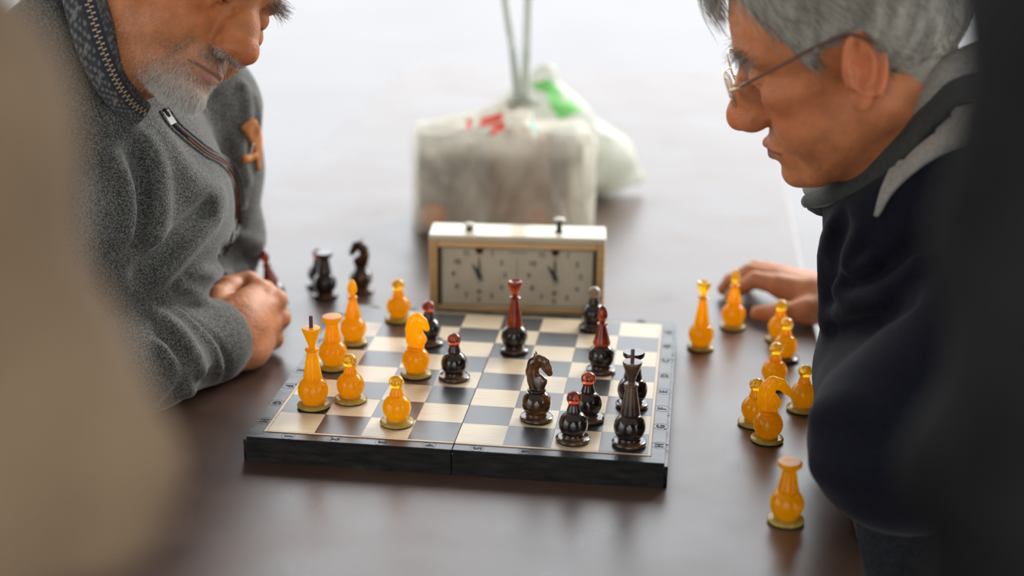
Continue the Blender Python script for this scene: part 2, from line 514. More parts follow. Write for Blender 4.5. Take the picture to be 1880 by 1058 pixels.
# ------------------------------------------------------------ chess pieces
def amber_mat(name, c1, c2, trans=0.25, rough=0.16, sss=0.85, scale=55, tl=0.72):
    m, nt, p = mat_new(name)
    tc = nd(nt, 'ShaderNodeTexCoord'); n = nd(nt, 'ShaderNodeTexNoise')
    oi = nd(nt, 'ShaderNodeObjectInfo'); ad = nd(nt, 'ShaderNodeVectorMath', operation='ADD'); sc = nd(nt, 'ShaderNodeVectorMath', operation='SCALE')
    sc.inputs[3].default_value = 3.0
    nt.links.new(oi.outputs['Location'], sc.inputs[0]); nt.links.new(tc.outputs['Object'], ad.inputs[0]); nt.links.new(sc.outputs[0], ad.inputs[1])
    n.inputs['Scale'].default_value = scale; n.inputs['Detail'].default_value = 5; n.inputs['Distortion'].default_value = 1.2
    nt.links.new(ad.outputs[0], n.inputs['Vector'])
    cr = nd(nt, 'ShaderNodeValToRGB'); cr.color_ramp.elements[0].position = 0.35; cr.color_ramp.elements[1].position = 0.68
    cr.color_ramp.elements[0].color = (*c1, 1); cr.color_ramp.elements[1].color = (*c2, 1)
    nt.links.new(n.outputs['Fac'], cr.inputs['Fac']); nt.links.new(cr.outputs[0], p.inputs['Base Color'])
    p.inputs['Roughness'].default_value = rough
    p.inputs['Subsurface Weight'].default_value = sss
    p.inputs['Subsurface Radius'].default_value = (1.0, 0.55, 0.06)
    p.inputs['Subsurface Scale'].default_value = 0.018
    p.inputs['Transmission Weight'].default_value = trans
    p.inputs['IOR'].default_value = 1.5; p.inputs['Specular IOR Level'].default_value = 0.35
    if tl > 0:      # light soaks right through the milky resin
        t = nd(nt, 'ShaderNodeBsdfTranslucent'); gm = nd(nt, 'ShaderNodeGamma'); gm.inputs[1].default_value = 0.5
        nt.links.new(cr.outputs[0], gm.inputs[0]); nt.links.new(gm.outputs[0], t.inputs[0])
        ms = nd(nt, 'ShaderNodeMixShader'); ms.inputs[0].default_value = tl; ou = nt.nodes['Material Output']
        nt.links.new(p.outputs[0], ms.inputs[1]); nt.links.new(t.outputs[0], ms.inputs[2])
        p.inputs['Specular IOR Level'].default_value = 0.0
        gl = nd(nt, 'ShaderNodeBsdfGlossy'); gl.inputs['Roughness'].default_value = 0.12; fr = nd(nt, 'ShaderNodeFresnel'); fr.inputs[0].default_value = 1.45
        ge = nd(nt, 'ShaderNodeNewGeometry'); iv = nd(nt, 'ShaderNodeMath', operation='MULTIPLY_ADD'); iv.inputs[1].default_value = -0.75; iv.inputs[2].default_value = 0.75; nt.links.new(ge.outputs['Backfacing'], iv.inputs[0])
        ml = nd(nt, 'ShaderNodeMath', operation='MULTIPLY'); nt.links.new(fr.outputs[0], ml.inputs[0]); nt.links.new(iv.outputs[0], ml.inputs[1])
        m3 = nd(nt, 'ShaderNodeMixShader'); nt.links.new(ml.outputs[0], m3.inputs[0]); nt.links.new(ms.outputs[0], m3.inputs[1]); nt.links.new(gl.outputs[0], m3.inputs[2]); nt.links.new(m3.outputs[0], ou.inputs[0])
    if False: p.inputs['Coat Weight'].default_value = 0.6; p.inputs['Coat Roughness'].default_value = 0.12; p.inputs['Specular IOR Level'].default_value = 0.2
    return m
A_body = amber_mat('amber_resin', (1.0, 0.37, 0.0), (1.0, 0.46, 0.0), trans=0.05, rough=0.2, sss=1.0)
A_clear = amber_mat('clear_yellow_resin', (1.0, 0.48, 0.0), (1.0, 0.62, 0.03), trans=0.75, tl=0.15, rough=0.1, sss=0.7)
A_base = amber_mat('olive_amber_resin', (0.72, 0.42, 0.06), (0.95, 0.66, 0.16), tl=0.4, trans=0.3, rough=0.22, sss=0.6, scale=130)
D_body = noise_mat('dark_marbled_resin', (0.010, 0.006, 0.005), (0.050, 0.028, 0.018), 70, 0.13, lo=0.42, hi=0.72, extra=[(0.80, (0.16, 0.09, 0.05))], coat=0.4)
def red_mat(name, c, trans, sss=0.5):
    m, nt, p = mat_new(name)
    tc = nd(nt, 'ShaderNodeTexCoord'); n = nd(nt, 'ShaderNodeTexNoise'); n.inputs['Scale'].default_value = 90; n.inputs['Detail'].default_value = 4
    nt.links.new(tc.outputs['Object'], n.inputs['Vector'])
    cr = nd(nt, 'ShaderNodeValToRGB'); cr.color_ramp.elements[0].position = 0.35; cr.color_ramp.elements[1].position = 0.7
    cr.color_ramp.elements[0].color = (c[0] * 0.7, c[1] * 0.6, c[2] * 0.6, 1); cr.color_ramp.elements[1].color = (*c, 1)
    nt.links.new(n.outputs['Fac'], cr.inputs['Fac']); nt.links.new(cr.outputs[0], p.inputs['Base Color'])
    p.inputs['Roughness'].default_value = 0.13; p.inputs['Transmission Weight'].default_value = trans; p.inputs['IOR'].default_value = 1.5
    p.inputs['Subsurface Weight'].default_value = sss; p.inputs['Subsurface Radius'].default_value = (1, 0.15, 0.05); p.inputs['Subsurface Scale'].default_value = 0.012
    return m
D_red = red_mat('red_brown_resin', (0.42, 0.055, 0.012), 0.55)
D_head = red_mat('brown_translucent_resin', (0.50, 0.10, 0.04), 0.85, 0.3)
D_glow = red_mat('red_glow_resin', (1.0, 0.045, 0.005), 0.7, 1.0)  # refracted red glow at the pawn necks, put into the colour
D_horse = noise_mat('brown_marbled_resin', (0.020, 0.008, 0.004), (0.20, 0.075, 0.015), 45, 0.12, lo=0.38, hi=0.72, coat=0.5, sss=0.2)
D_pale = noise_mat('pale_marbled_resin', (0.22, 0.13, 0.08), (0.50, 0.38, 0.28), 60, 0.18, coat=0.3)
D_base = noise_mat('dark_disc_resin', (0.020, 0.011, 0.007), (0.12, 0.055, 0.025), 60, 0.18, coat=0.4)
D_cup = noise_mat('brown_grey_resin', (0.030, 0.017, 0.010), (0.15, 0.085, 0.05), 40, 0.18, coat=0.2)
M_pin = simple('dark_wood_pin', (0.09, 0.022, 0.028), 0.45)
M_felt = simple('black_felt', (0.01, 0.009, 0.009), 0.9)

mm = 0.001
def arc(r, zc, z0, z1, n=12):
    out = []
    for k in range(n + 1):
        z = z0 + (z1 - z0) * k / n
        out.append((math.sqrt(max(r * r - (z - zc) ** 2, 0)), z))
    return out
def disc_prof(R):
    return [(0, 0.8), (R - 1.2, 0.8), (R - 0.2, 1.5), (R, 2.5), (R - 0.5, 3.6), (R - 2.2, 4.3), (10.5, 4.7), (10.0, 5.6), (0, 5.6)]
def bulb(rb, zc, zt):   # narrow foot under the ball, then the ball
    return [(0, 5.2), (rb * 0.72, 5.2), (rb * 0.73, 6.4)] + arc(rb, zc, 7.2, zt, 16) + [(0, zt + 0.2)]
KIND = {
    'pawn': dict(R=16.6, ball=bulb(13.8, 17.0, 29.2), parts=[
        ('neck', [(0, 28.5), (6.6, 28.5), (6.9, 30), (6.6, 31.5), (4.6, 37.6), (4.3, 38.6), (0, 38.6)], 'stem'),
        ('head', [(0, 37.2)] + arc(7.1, 43.0, 37.4, 50.08, 14) + [(0, 50.1)], 'head')]),
    'king': dict(R=16.3, ball=bulb(15.0, 17.8, 30.5), parts=[
        ('stem', [(0, 30), (9.0, 30), (9.3, 31.5), (9.0, 33.5), (4.9, 58.5), (0, 58.5)], 'stem'),
        ('collar', [(0, 58.2), (5.6, 58.4), (6.8, 59.6), (6.6, 61.0), (5.0, 61.8), (0, 61.8)], 'stem'),
        ('crown', [(0, 61.6), (3.6, 61.6), (3.2, 64), (3.8, 66.5), (8.6, 79.5), (9.2, 81.6), (8.6, 83.0), (0, 83.4)], 'top'),
        ('pin', [(0, 82.5), (1.9, 82.5), (1.8, 94.5), (1.4, 95.2), (0, 95.4)], 'pin')]),
    'queen': dict(R=15.8, ball=bulb(14.6, 17.4, 30.0), parts=[
        ('stem', [(0, 29.5), (8.6, 29.5), (9.0, 31.2), (8.6, 33), (4.0, 61.0), (0, 61.0)], 'stem'),
        ('collar', [(0, 60.6), (5.0, 60.8), (6.3, 62.0), (5.0, 63.3), (0, 63.3)], 'stem'),
        ('crown', [(0, 63), (3.0, 63), (3.0, 65), (3.6, 67), (6.2, 71.5), (7.9, 77.5), (8.1, 79.6), (7.2, 80.6), (5.6, 80.2), (4.6, 79.0), (1.2, 78.6), (1.0, 80.6), (0, 81.0)], 'top')]),
    'bishop': dict(R=15.8, ball=bulb(14.4, 17.4, 30.0), parts=[
        ('stem', [(0, 29.2), (8.2, 29.2), (9.4, 32.2), (8.8, 34.0), (3.9, 51.6), (0, 51.6)], 'stem'),
        ('collar', [(0, 51.2), (4.6, 51.4), (5.9, 52.8), (5.5, 54.2), (3.6, 54.8), (0, 54.8)], 'stem'),
        ('head', [(0, 54.6), (3.2, 54.6), (3.0, 56.4), (4.0, 58.6), (5.4, 61.2), (5.5, 63.5), (4.6, 67.5), (2.8, 71.6), (1.3, 73.4), (0, 73.8)], 'top')]),
    'rook': dict(R=16.4, ball=bulb(15.0, 17.4, 29.8), parts=[
        ('stem', [(0, 29.2), (8.8, 29.2), (9.4, 31.4), (8.8, 33.4), (6.2, 49.0), (6.0, 50.5), (0, 50.5)], 'stem'),
        ('cap', [(0, 50.0), (6.4, 50.0), (9.2, 52.2), (10.6, 53.6), (10.8, 56.4), (10.0, 57.6), (8.8, 57.7), (6.0, 57.5), (0, 57.4)], 'top')]),
    'knight': dict(R=16.4, ball=bulb(14.6, 17.4, 29.6), parts=[]),
}
def horse_fn(style):
    k = 0.001
    if style == 'beak':
        spine = [(-1, 31, 8.2), (-3.6, 39, 8.0), (-4.4, 48, 7.6), (-2.6, 55.5, 7.2), (2, 61, 6.8)]
        mz = [(2, 61, 6.8), (9, 60.5, 5.6), (15, 55.5, 4.2), (19.5, 50.5, 2.6)]
        chest = [(2, 35, 6.2), (5.2, 41, 5.6), (3.5, 46, 4.6)]
    elif style == 'horse':
        spine = [(0, 31, 7.2), (-2.6, 39, 6.4), (-4.8, 48, 5.8), (-3.6, 57, 5.6), (0.5, 61.5, 5.6)]
        mz = [(0.5, 61.5, 5.6), (6, 60, 5.4), (9.5, 54, 4.4), (12.0, 49.5, 3.3)]
        chest = [(2, 35, 6.2), (5.0, 40, 4.6), (2.5, 44, 3.6)]
    else:
        spine = [(0, 31, 8.0), (-1.6, 40, 8.4), (-2.4, 50, 8.2), (-0.6, 58, 8.0), (2, 62, 6.8)]
        mz = [(2, 62, 6.8), (7.5, 59, 5.6), (11, 54.5, 3.6), (12.2, 52.5, 2.6)]
        chest = [(3, 36, 6.8), (6.2, 41, 5.4), (4.5, 45.5, 4.6)]
    def fn(p):
        q = p / V(k, k * 0.72, k)
        d = chain(q, [(a, 0, b) for a, b, c in spine], [c for *_, c in spine], 3.0)
        d = sm(d, chain(q, [(a, 0, b) for a, b, c in mz], [c for *_, c in mz], 2.0), 2.0)
        d = sm(d, chain(q, [(a, 0, b) for a, b, c in chest], [c for *_, c in chest], 2.0), 2.5)
        if style == 'horse':
            for s in (-1, 1):
                d = sm(d, rc(q, (-1.5, s * 3.4, 64), (-2.6, s * 3.8, 69), 2.0, 0.7), 1.2)
                d = sub(d, sph(q, (5.0, s * 7.6, 59), 2.2), 0.8)
            d = fold(d, q, [(-8, 0, 38), (-11, 0, 50), (-7, 0, 62)], 1.0, 1.5)
        d = sm(d, rc(q, (-0.5, -0.1, 30.5), (-0.5, 0.1, 30.5), 9.4, 9.4) if False else ell(q, (-0.3, 0, 30.5), (9.2, 12.5, 2.4)), 0.8)
        return d * k * 0.8
    return fn
def piece_parts(kind, palette, style=None):
    """palette: dict base, ball, stem, head, top, pin"""
    out = []
    K = KIND[kind]
    def L(name, prof, mat, seg=40):
        bm = bmesh.new(); lathe_bm(bm, [(r * mm, z * mm) for r, z in prof], seg)
        bm.normal_update()
        for e in bm.edges:
            if len(e.link_faces) == 2 and e.calc_face_angle(0) > math.radians(50): e.smooth = False
        me = bpy.data.meshes.new(name); bm.to_mesh(me); bm.free()
        me.polygons.foreach_set('use_smooth', np.ones(len(me.polygons), bool)); me.materials.append(mat)
        out.append((name, me))
    L('felt_pad', [(0, 0), (K['R'] - 0.9, 0), (K['R'] - 0.7, 0.9), (0, 0.9)], M_felt)
    L('base_disc', disc_prof(K['R']), palette['base'])
    L('ball', K['ball'], palette['ball'])
    for name, prof, key in K['parts']: L(name, prof, palette.get(key, palette['stem']))
    if kind == 'pawn' and 'ring' in palette:
        L('neck_glow_ring', [(0, 37.0), (5.2, 37.1), (5.6, 38.2), (5.4, 39.6), (0, 39.8)], palette['ring'])  # red light refracted under the head, put in as a coloured ring
    if kind == 'knight':
        v, q = surface(horse_fn(style), (-0.018, -0.014, 0.024), (0.026, 0.014, 0.076), 0.0011, 1)
        o = np_mesh('horse_head', v, q, palette['stem'])
        out.append(('horse_head', o.data)); bpy.data.objects.remove(o)
    return out
AMB = dict(base=A_base, ball=A_body, stem=A_body, head=A_clear, top=A_body, pin=M_pin)
AMQ = dict(AMB, top=A_clear)
AMD = dict(AMB, base=D_base)
DRK = dict(base=D_base, ball=D_body, stem=D_body, head=D_head, top=D_body, pin=M_pin, ring=D_glow)
DRQ = dict(DRK, stem=D_red, top=D_red)
DRP = dict(DRK, stem=D_cup, head=D_pale); DRP.pop('ring')
DRKG = dict(DRK, stem=D_cup, top=D_cup)
DRH = dict(DRK, stem=D_horse, ball=D_horse)
_pc = {}
def piece(kind, x, y, z, palette, label, rz=0.0, tilt=None, style=None, group=None):
    key = (kind, id(palette), style)
    if key not in _pc: _pc[key] = piece_parts(kind, palette, style)
    e = empty('chess_' + kind, (x, y, z), rz)
    tag(e, label, 'chess piece', group)
    if tilt: e.rotation_euler = tilt
    for n, me in _pc[key]:
        o = bpy.data.objects.new(n, me); COL.objects.link(o); o.parent = e
    return e
BT = BZ + 0.00012
G1, G2, G3, G4 = 'amber chess pieces on the board', 'dark chess pieces on the board', 'captured dark pieces on the table', 'captured amber pieces on the table'
TT = TZ + 0.0002
piece('king', -0.1514, -0.1182, BT, AMB, 'tall amber king with a dark pin in its crown, near the left border squares', group=G1)
piece('rook', -0.1579, -0.0112, BT, AMB, 'amber rook with a flat white-shining cap, just behind the amber king on the board', group=G1)
piece('bishop', -0.1539, 0.065, BT, AMB, 'amber bishop with a pointed head at the far left of the board, behind the rook', group=G1)
piece('pawn', -0.1197, 0.1476, BT, AMB, 'amber pawn farthest back on the board, left of the chess clock', group=G1)
piece('knight', -0.0675, -0.019, BT, AMB, 'amber knight with a rounded hooked head, beside the dark pawn on the board', rz=-0.15, style='round', group=G1)
piece('pawn', -0.1188, -0.0975, BT, AMB, 'amber pawn standing right beside the amber king on the board', group=G1)
piece('pawn', -0.0618, -0.1465, BT, AMB, 'amber pawn nearest the camera, on the front row of the board', group=G1)
piece('pawn', -0.0267, -0.0218, BT, DRK, 'dark pawn with a red ring of painted glow at its neck, just right of the amber knight', group=G2)
piece('pawn', -0.0716, 0.0765, BT, DRK, 'dark pawn half hidden behind the amber knight', group=G2)
piece('queen', 0.0249, 0.0678, BT, DRQ, 'tall dark queen with a red-brown stem, standing alone in front of the chess clock', group=G2)
piece('pawn', 0.1048, 0.1558, BT, DRP, 'dark pawn with a pale marbled head by the right foot of the chess clock', group=G2)
piece('bishop', 0.1228, 0.0225, BT, DRQ, 'dark bishop with a red-brown pointed head, right of the middle of the board', group=G2)
piece('knight', 0.0698, -0.1151, BT, DRH, 'brown marbled knight with a horse head in the front right part of the board', rz=-0.15, style='horse', group=G2)
piece('pawn', 0.1187, -0.1088, BT, DRK, 'dark pawn between the brown knight and the dark king, behind the frontmost dark pawn', group=G2)
piece('pawn', 0.1094, -0.1599, BT, DRK, 'frontmost dark pawn, on the front row of the board left of the dark king', group=G2)
piece('king', 0.1621, -0.1605, BT, DRKG, 'tall dark king with a pin in its crown, at the front right corner square', group=G2)
piece('rook', 0.1601, -0.0677, BT, DRK, 'dark rook with a wide glossy cap, hidden mostly behind the dark king', group=G2)
piece('bishop', -0.2905, 0.236, TT + 0.0030, DRQ, 'dark bishop leaning behind the fist of the man in grey', tilt=(0.0, -0.20, 0.0), group=G3)
piece('pawn', -0.262, 0.331, TT, DRK, 'dark captured pawn behind and left of the dark rook off the board', group=G3)
piece('rook', -0.2435, 0.291, TT, DRK, 'dark captured rook with a white-shining cap, beyond the far left corner of the board', group=G3)
piece('knight', -0.2030, 0.318, TT, DRH, 'dark captured knight facing left, behind the amber bishop and beyond the board', rz=math.pi - 0.1, style='horse', group=G3)
piece('queen', 0.2278, 0.1768, TT, AMQ, 'amber captured queen with a cup-shaped crown, right of the board on the table', group=G4)
piece('bishop', 0.2656, 0.2545, TT, AMQ, 'amber captured bishop in front of the fingers of the man with glasses', group=G4)
piece('pawn', 0.3189, 0.2191, TT, AMB, 'farthest amber pawn of the column on the table, just below the man\'s wrist', group=G4)
piece('pawn', 0.3220, 0.155, TT, AMD, 'amber pawn with a black-brown base disc, second from far in the column on the table', group=G4)
piece('pawn', 0.3067, 0.0724, TT, AMB, 'amber pawn third from far in the column on the table, behind the hooked knight', group=G4)
piece('pawn', 0.2828, -0.0355, TT, AMB, 'amber pawn just left of and behind the captured hooked knight on the table', group=G4)
piece('knight', 0.2944, -0.0745, TT, AMB, 'amber captured knight with a long hooked beak-like head, on the table right of the board', rz=-0.1, style='beak', group=G4)
piece('pawn', 0.3337, 0.0097, TT, AMB, 'amber captured pawn partly hidden by the navy sleeve at the table edge', group=G4)
piece('rook', 0.3042, -0.2481, TT, AMB, 'amber captured rook nearest the camera, alone by the navy elbow', group=G4)
# ------------------------------------------------------------ chess clock
M_ywood = noise_mat('honey_wood', (0.72, 0.46, 0.19), (0.85, 0.60, 0.30), 20, 0.4, stretch=(1, 1, 12), bump=0.1, bscale=120, coat=0.2)
M_topw = noise_mat('pale_lacquered_wood', (0.66, 0.58, 0.42), (0.74, 0.66, 0.5), 12, 0.30, stretch=(1, 8, 1), coat=0.5)
M_dial = noise_mat('beige_dial_card', (0.70, 0.65, 0.48), (0.78, 0.73, 0.56), 30, 0.6)
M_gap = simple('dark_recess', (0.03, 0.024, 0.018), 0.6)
M_num = simple('faded_numeral', (0.06, 0.07, 0.06), 0.6)
M_line = simple('thin_print', (0.14, 0.17, 0.13), 0.6)
M_flag = simple('dark_red_flag', (0.14, 0.03, 0.03), 0.5)
M_btn = simple('black_green_metal', (0.018, 0.026, 0.02), 0.35, metal=0.3)
M_cap = simple('pale_cap', (0.72, 0.70, 0.60), 0.3)
ck = empty('chess_clock', (0.0035, 0.2585, TZ), math.radians(4.6))
tag(ck, 'wooden double chess clock with two beige dials, standing behind the board', 'clock')
W2, H, D = 0.107, 0.0995, 0.056
bm = bmesh.new()
box_bm(bm, (0, D / 2, H - 0.004), (2 * W2, D, 0.008), 0.0018)
obj('top_board', bm, M_topw, ck)
for s in (-1, 1):
    bm = bmesh.new()
    box_bm(bm, (s * (W2 - 0.0055), D / 2, (H - 0.008) / 2 + 0.002), (0.010, D - 0.004, H - 0.012), 0.0015)
    for k in range(4): tube_bm(bm, [(s * (W2 - 0.0020 - k * 0.0024), 0.0018, 0.003), (s * (W2 - 0.0020 - k * 0.0024), 0.0018, H - 0.009)], 0.0011, 8)
    obj('side_column', bm, M_ywood, ck)
bm = bmesh.new()
box_bm(bm, (0, 0.003, H - 0.0118), (2 * W2 - 0.022, 0.006, 0.0072), 0.0012); obj('upper_rail', bm, M_ywood, ck)
bm = bmesh.new()
box_bm(bm, (0, 0.003, 0.006), (2 * W2 - 0.022, 0.006, 0.0075), 0.0012); obj('lower_rail', bm, M_ywood, ck)
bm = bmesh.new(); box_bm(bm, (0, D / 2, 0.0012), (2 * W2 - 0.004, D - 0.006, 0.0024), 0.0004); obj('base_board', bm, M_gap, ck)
bm = bmesh.new(); box_bm(bm, (0, D - 0.004, H / 2 - 0.002), (2 * W2 - 0.022, 0.005, H - 0.014)); obj('back_board', bm, M_ywood, ck)
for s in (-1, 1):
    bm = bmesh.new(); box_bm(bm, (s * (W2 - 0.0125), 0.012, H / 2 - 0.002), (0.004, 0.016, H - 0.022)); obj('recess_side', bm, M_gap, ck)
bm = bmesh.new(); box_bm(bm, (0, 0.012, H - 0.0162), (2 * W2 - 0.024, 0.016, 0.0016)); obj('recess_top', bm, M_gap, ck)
bm = bmesh.new(); box_bm(bm, (0, 0.0105, H / 2 - 0.003), (2 * W2 - 0.030, 0.0015, H - 0.024))
dp = obj('dial_plate', bm, M_dial, ck)
for s in (-1, 1):
    cx, cz = s * 0.0460, 0.0475
    for h in range(1, 13):
        a = math.radians(90 - 30 * h)
        me = text_mesh(str(h), 0.0085, 0.0001, 0.0003); me.materials.append(M_num)
        o = bpy.data.objects.new('numeral', me); COL.objects.link(o); o.parent = dp
        o.location = (cx + 0.0315 * math.cos(a), 0.00955, cz + 0.0315 * math.sin(a)); o.rotation_euler = (math.pi / 2, 0, 0)
    bm = bmesh.new()
    for k in range(60):
        a = 2 * math.pi * k / 60
        box_bm(bm, (cx + 0.0265 * math.cos(a), 0.0096, cz + 0.0265 * math.sin(a)), (0.0014, 0.0002, 0.0003), rot=Matrix.Rotation(-a, 4, 'Y'))
    obj('minute_marks', bm, M_line, dp)
    def hand(bm, ang, l, tail, w):
        a = math.radians(ang); d = Vector((math.sin(a), 0, math.cos(a))); n = Vector((math.cos(a), 0, -math.sin(a)))
        c = Vector((cx, 0.0080, cz))
        pts = [c - d * tail, c - n * w, c + d * l * 0.55 - n * w * 0.7, c + d * l, c + d * l * 0.55 + n * w * 0.7, c + n * w]
        f = [bm.verts.new(p) for p in pts]; b = [bm.verts.new(p + Vector((0, 0.0006, 0))) for p in pts]
        bm.faces.new(f); bm.faces.new(list(reversed(b)))
        for i in range(6): bm.faces.new((f[i], b[i], b[(i + 1) % 6], f[(i + 1) % 6]))
    bm = bmesh.new(); hand(bm, 0, 0.027, 0.012, 0.0016); obj('minute_hand', bm, M_num, ck)
    bm = bmesh.new(); hand(bm, -32, 0.018, 0.010, 0.0026); obj('hour_hand', bm, M_num, ck)
    bm = bmesh.new(); lathe_bm(bm, [(0, 0), (0.0034, 0), (0.0034, 0.0012), (0, 0.0014)], 20)
    bmesh.ops.rotate(bm, verts=bm.verts, matrix=Matrix.Rotation(math.pi / 2, 3, 'X')); bmesh.ops.translate(bm, verts=bm.verts, vec=(cx, 0.0080, cz)); obj('hand_hub', bm, M_num, ck)
    bm = bmesh.new(); box_bm(bm, (cx, 0.0094, cz - 0.0215), (0.0032, 0.0003, 0.0046)); box_bm(bm, (cx, 0.0094, cz - 0.0215), (0.0075, 0.0003, 0.0012)); obj('tick_indicator', bm, M_num, ck)
    bm = bmesh.new()
    f = [bm.verts.new(p) for p in ((cx - 0.005, 0.0072, cz + 0.034), (cx + 0.0055, 0.0072, cz + 0.034), (cx + 0.003, 0.0072, cz + 0.0275), (cx - 0.003, 0.0072, cz + 0.0275))]
    r = bmesh.ops.solidify(bm, geom=[bm.faces.new(f)], thickness=0.0005); obj('flag', bm, M_flag, ck)
bm = bmesh.new(); box_bm(bm, (0, 0.0096, 0.0545), (0.0006, 0.0002, 0.030)); box_bm(bm, (0, 0.0096, 0.0765), (0.022, 0.0002, 0.0009)); obj('divider_line', bm, M_line, dp)
for x, up in ((-0.0590, 0.0035), (0.0500, 0.0125)):
    bm = bmesh.new(); lathe_bm(bm, [(0, H), (0.0062, H), (0.0055, H + 0.001), (0.0036, H + 0.002), (0.003, H + up), (0.0062, H + up + 0.0012), (0.0070, H + up + 0.0026), (0, H + up + 0.0026)], 24, (x, 0.026, 0))
    b = obj('button', bm, M_btn, ck, True, auto=50)
    bm = bmesh.new(); lathe_bm(bm, [(0, H + up + 0.0026), (0.0070, H + up + 0.0026), (0.0069, H + up + 0.0036), (0.0058, H + up + 0.0048), (0, H + up + 0.0054)], 24, (x, 0.026, 0))
    obj('button_cap', bm, M_cap, b, True)

# ------------------------------------------------------------ plastic bags
def film_mat(name, col, alpha, rough=0.35):
    m, nt, p = mat_new(name)
    p.inputs['Base Color'].default_value = (*col, 1); p.inputs['Roughness'].default_value = rough
    p.inputs['Subsurface Weight'].default_value = 0.0
    tr = nd(nt, 'ShaderNodeBsdfTranslucent'); tr.inputs[0].default_value = (*col, 1)
    tp = nd(nt, 'ShaderNodeBsdfTransparent')
    m1 = nd(nt, 'ShaderNodeMixShader'); m1.inputs[0].default_value = 0.5
    m2 = nd(nt, 'ShaderNodeMixShader')
    out = nt.nodes['Material Output']
    nt.links.new(p.outputs[0], m1.inputs[1]); nt.links.new(tr.outputs[0], m1.inputs[2])
    tc = nd(nt, 'ShaderNodeTexCoord'); n = nd(nt, 'ShaderNodeTexNoise'); n.inputs['Scale'].default_value = 9; n.inputs['Distortion'].default_value = 1.2
    nt.links.new(tc.outputs['Object'], n.inputs['Vector'])
    mr = nd(nt, 'ShaderNodeMapRange'); mr.inputs['From Min'].default_value = 0.35; mr.inputs['From Max'].default_value = 0.65
    mr.inputs['To Min'].default_value = alpha - 0.32; mr.inputs['To Max'].default_value = min(1, alpha + 0.25)
    nt.links.new(n.outputs['Fac'], mr.inputs['Value']); nt.links.new(mr.outputs[0], m2.inputs[0])
    nt.links.new(tp.outputs[0], m2.inputs[1]); nt.links.new(m1.outputs[0], m2.inputs[2]); nt.links.new(m2.outputs[0], out.inputs[0])
    return m
M_film = film_mat('white_plastic_film', (0.84, 0.81, 0.70), 0.74)
M_film2 = film_mat('greenish_white_film', (0.66, 0.67, 0.59), 0.88)
M_handle = film_mat('gathered_film', (0.50, 0.53, 0.46), 0.97)
M_redp = simple('red_print', (0.85, 0.09, 0.05), 0.5)
M_grnp = simple('green_print', (0.20, 0.62, 0.16), 0.5)
M_teal = simple('teal_print', (0.05, 0.32, 0.25), 0.5)

b1 = empty('plastic_bag', (-0.069, 0.665, TZ), math.radians(11)); tag(b1, 'translucent white plastic bag stretched over boxes, knotted with upright handles, behind the clock', 'plastic bag')
def bag1(p):
    d = rbox(p, (0, 0, 0.072), (0.132, 0.066, 0.074), 0.016)
    d = sm(d, rc(p, (0.0, -0.01, 0.13), (0.022, -0.01, 0.186), 0.045, 0.010), 0.045)
    d = sm(d, rc(p, (-0.10, 0, 0.135), (0.018, -0.01, 0.172), 0.016, 0.012), 0.03)
    for pts, a, w in (([(-0.02, -0.066, 0.15), (-0.055, -0.068, 0.08), (-0.085, -0.068, 0.005)], 0.011, 0.011),
                      ([(0.03, -0.06, 0.16), (0.0, -0.068, 0.09), (-0.03, -0.068, 0.005)], 0.011, 0.010),
                      ([(0.02, -0.06, 0.17), (0.055, -0.068, 0.08), (0.09, -0.068, 0.01)], 0.010, 0.009),
                      ([(0.055, -0.066, 0.1), (0.03, -0.068, 0.05), (0.015, -0.068, 0.005)], 0.009, 0.008),
                      ([(-0.11, -0.066, 0.13), (-0.09, -0.068, 0.08), (-0.11, -0.068, 0.02)], 0.007, 0.009),
                      ([(0.10, -0.066, 0.14), (0.11, -0.068, 0.01)], 0.007, 0.009),
                      ([(-0.12, -0.05, 0.148), (-0.02, -0.04, 0.160), (0.12, -0.05, 0.148)], 0.003, 0.008)):
        d = fold(d, p, pts, a, w)
    d = d - 0.0018 * wave(p * V(1, 1, 0.45), 3, 150)
    return smx(d, -p[:, 2] + 0.0012, 0.006) * 0.85
shell = sdf_obj('bag_film', bag1, (-0.16, -0.10, -0.01), (0.16, 0.10, 0.22), 0.004, M_film, b1, newton=1)
bm = bmesh.new()
pth = spline([(0.022, -0.01, 0.178), (0.014, -0.008, 0.25), (0.0, -0.006, 0.34), (0.002, -0.004, 0.40), (0.018, -0.002, 0.415), (0.032, -0.004, 0.39), (0.033, -0.006, 0.30), (0.030, -0.010, 0.178)], 6)
tube_bm(bm, pth, [0.0085 - 0.0035 * math.sin(math.pi * i / (len(pth) - 1)) for i in range(len(pth))], 10, 0.55)
obj('handle', bm, M_handle, b1, True)
bm = bmesh.new(); pk = spline([(0.008, -0.02, 0.18), (0.03, -0.025, 0.19), (0.046, -0.01, 0.184), (0.03, 0.008, 0.18), (0.01, 0.0, 0.186)], 5); tube_bm(bm, pk, 0.008, 8); obj('knot', bm, M_handle, b1, True)
M_c1 = noise_mat('brown_carton', (0.20, 0.11, 0.07), (0.42, 0.30, 0.20), 9, 0.7)
M_c2 = noise_mat('grey_carton', (0.10, 0.10, 0.105), (0.50, 0.46, 0.40), 14, 0.6, extra=[(0.8, (0.75, 0.72, 0.66))])
M_org = noise_mat('orange_fruit', (0.60, 0.20, 0.05), (0.72, 0.28, 0.08), 20, 0.5)
for x, w, c in ((-0.076, 0.096, M_c2), (0.022, 0.088, M_c1), (0.092, 0.044, M_c2)):
    bm = bmesh.new(); box_bm(bm, (x, 0.004, 0.069), (w, 0.112, 0.130), 0.003); obj('carton', bm, c, b1)
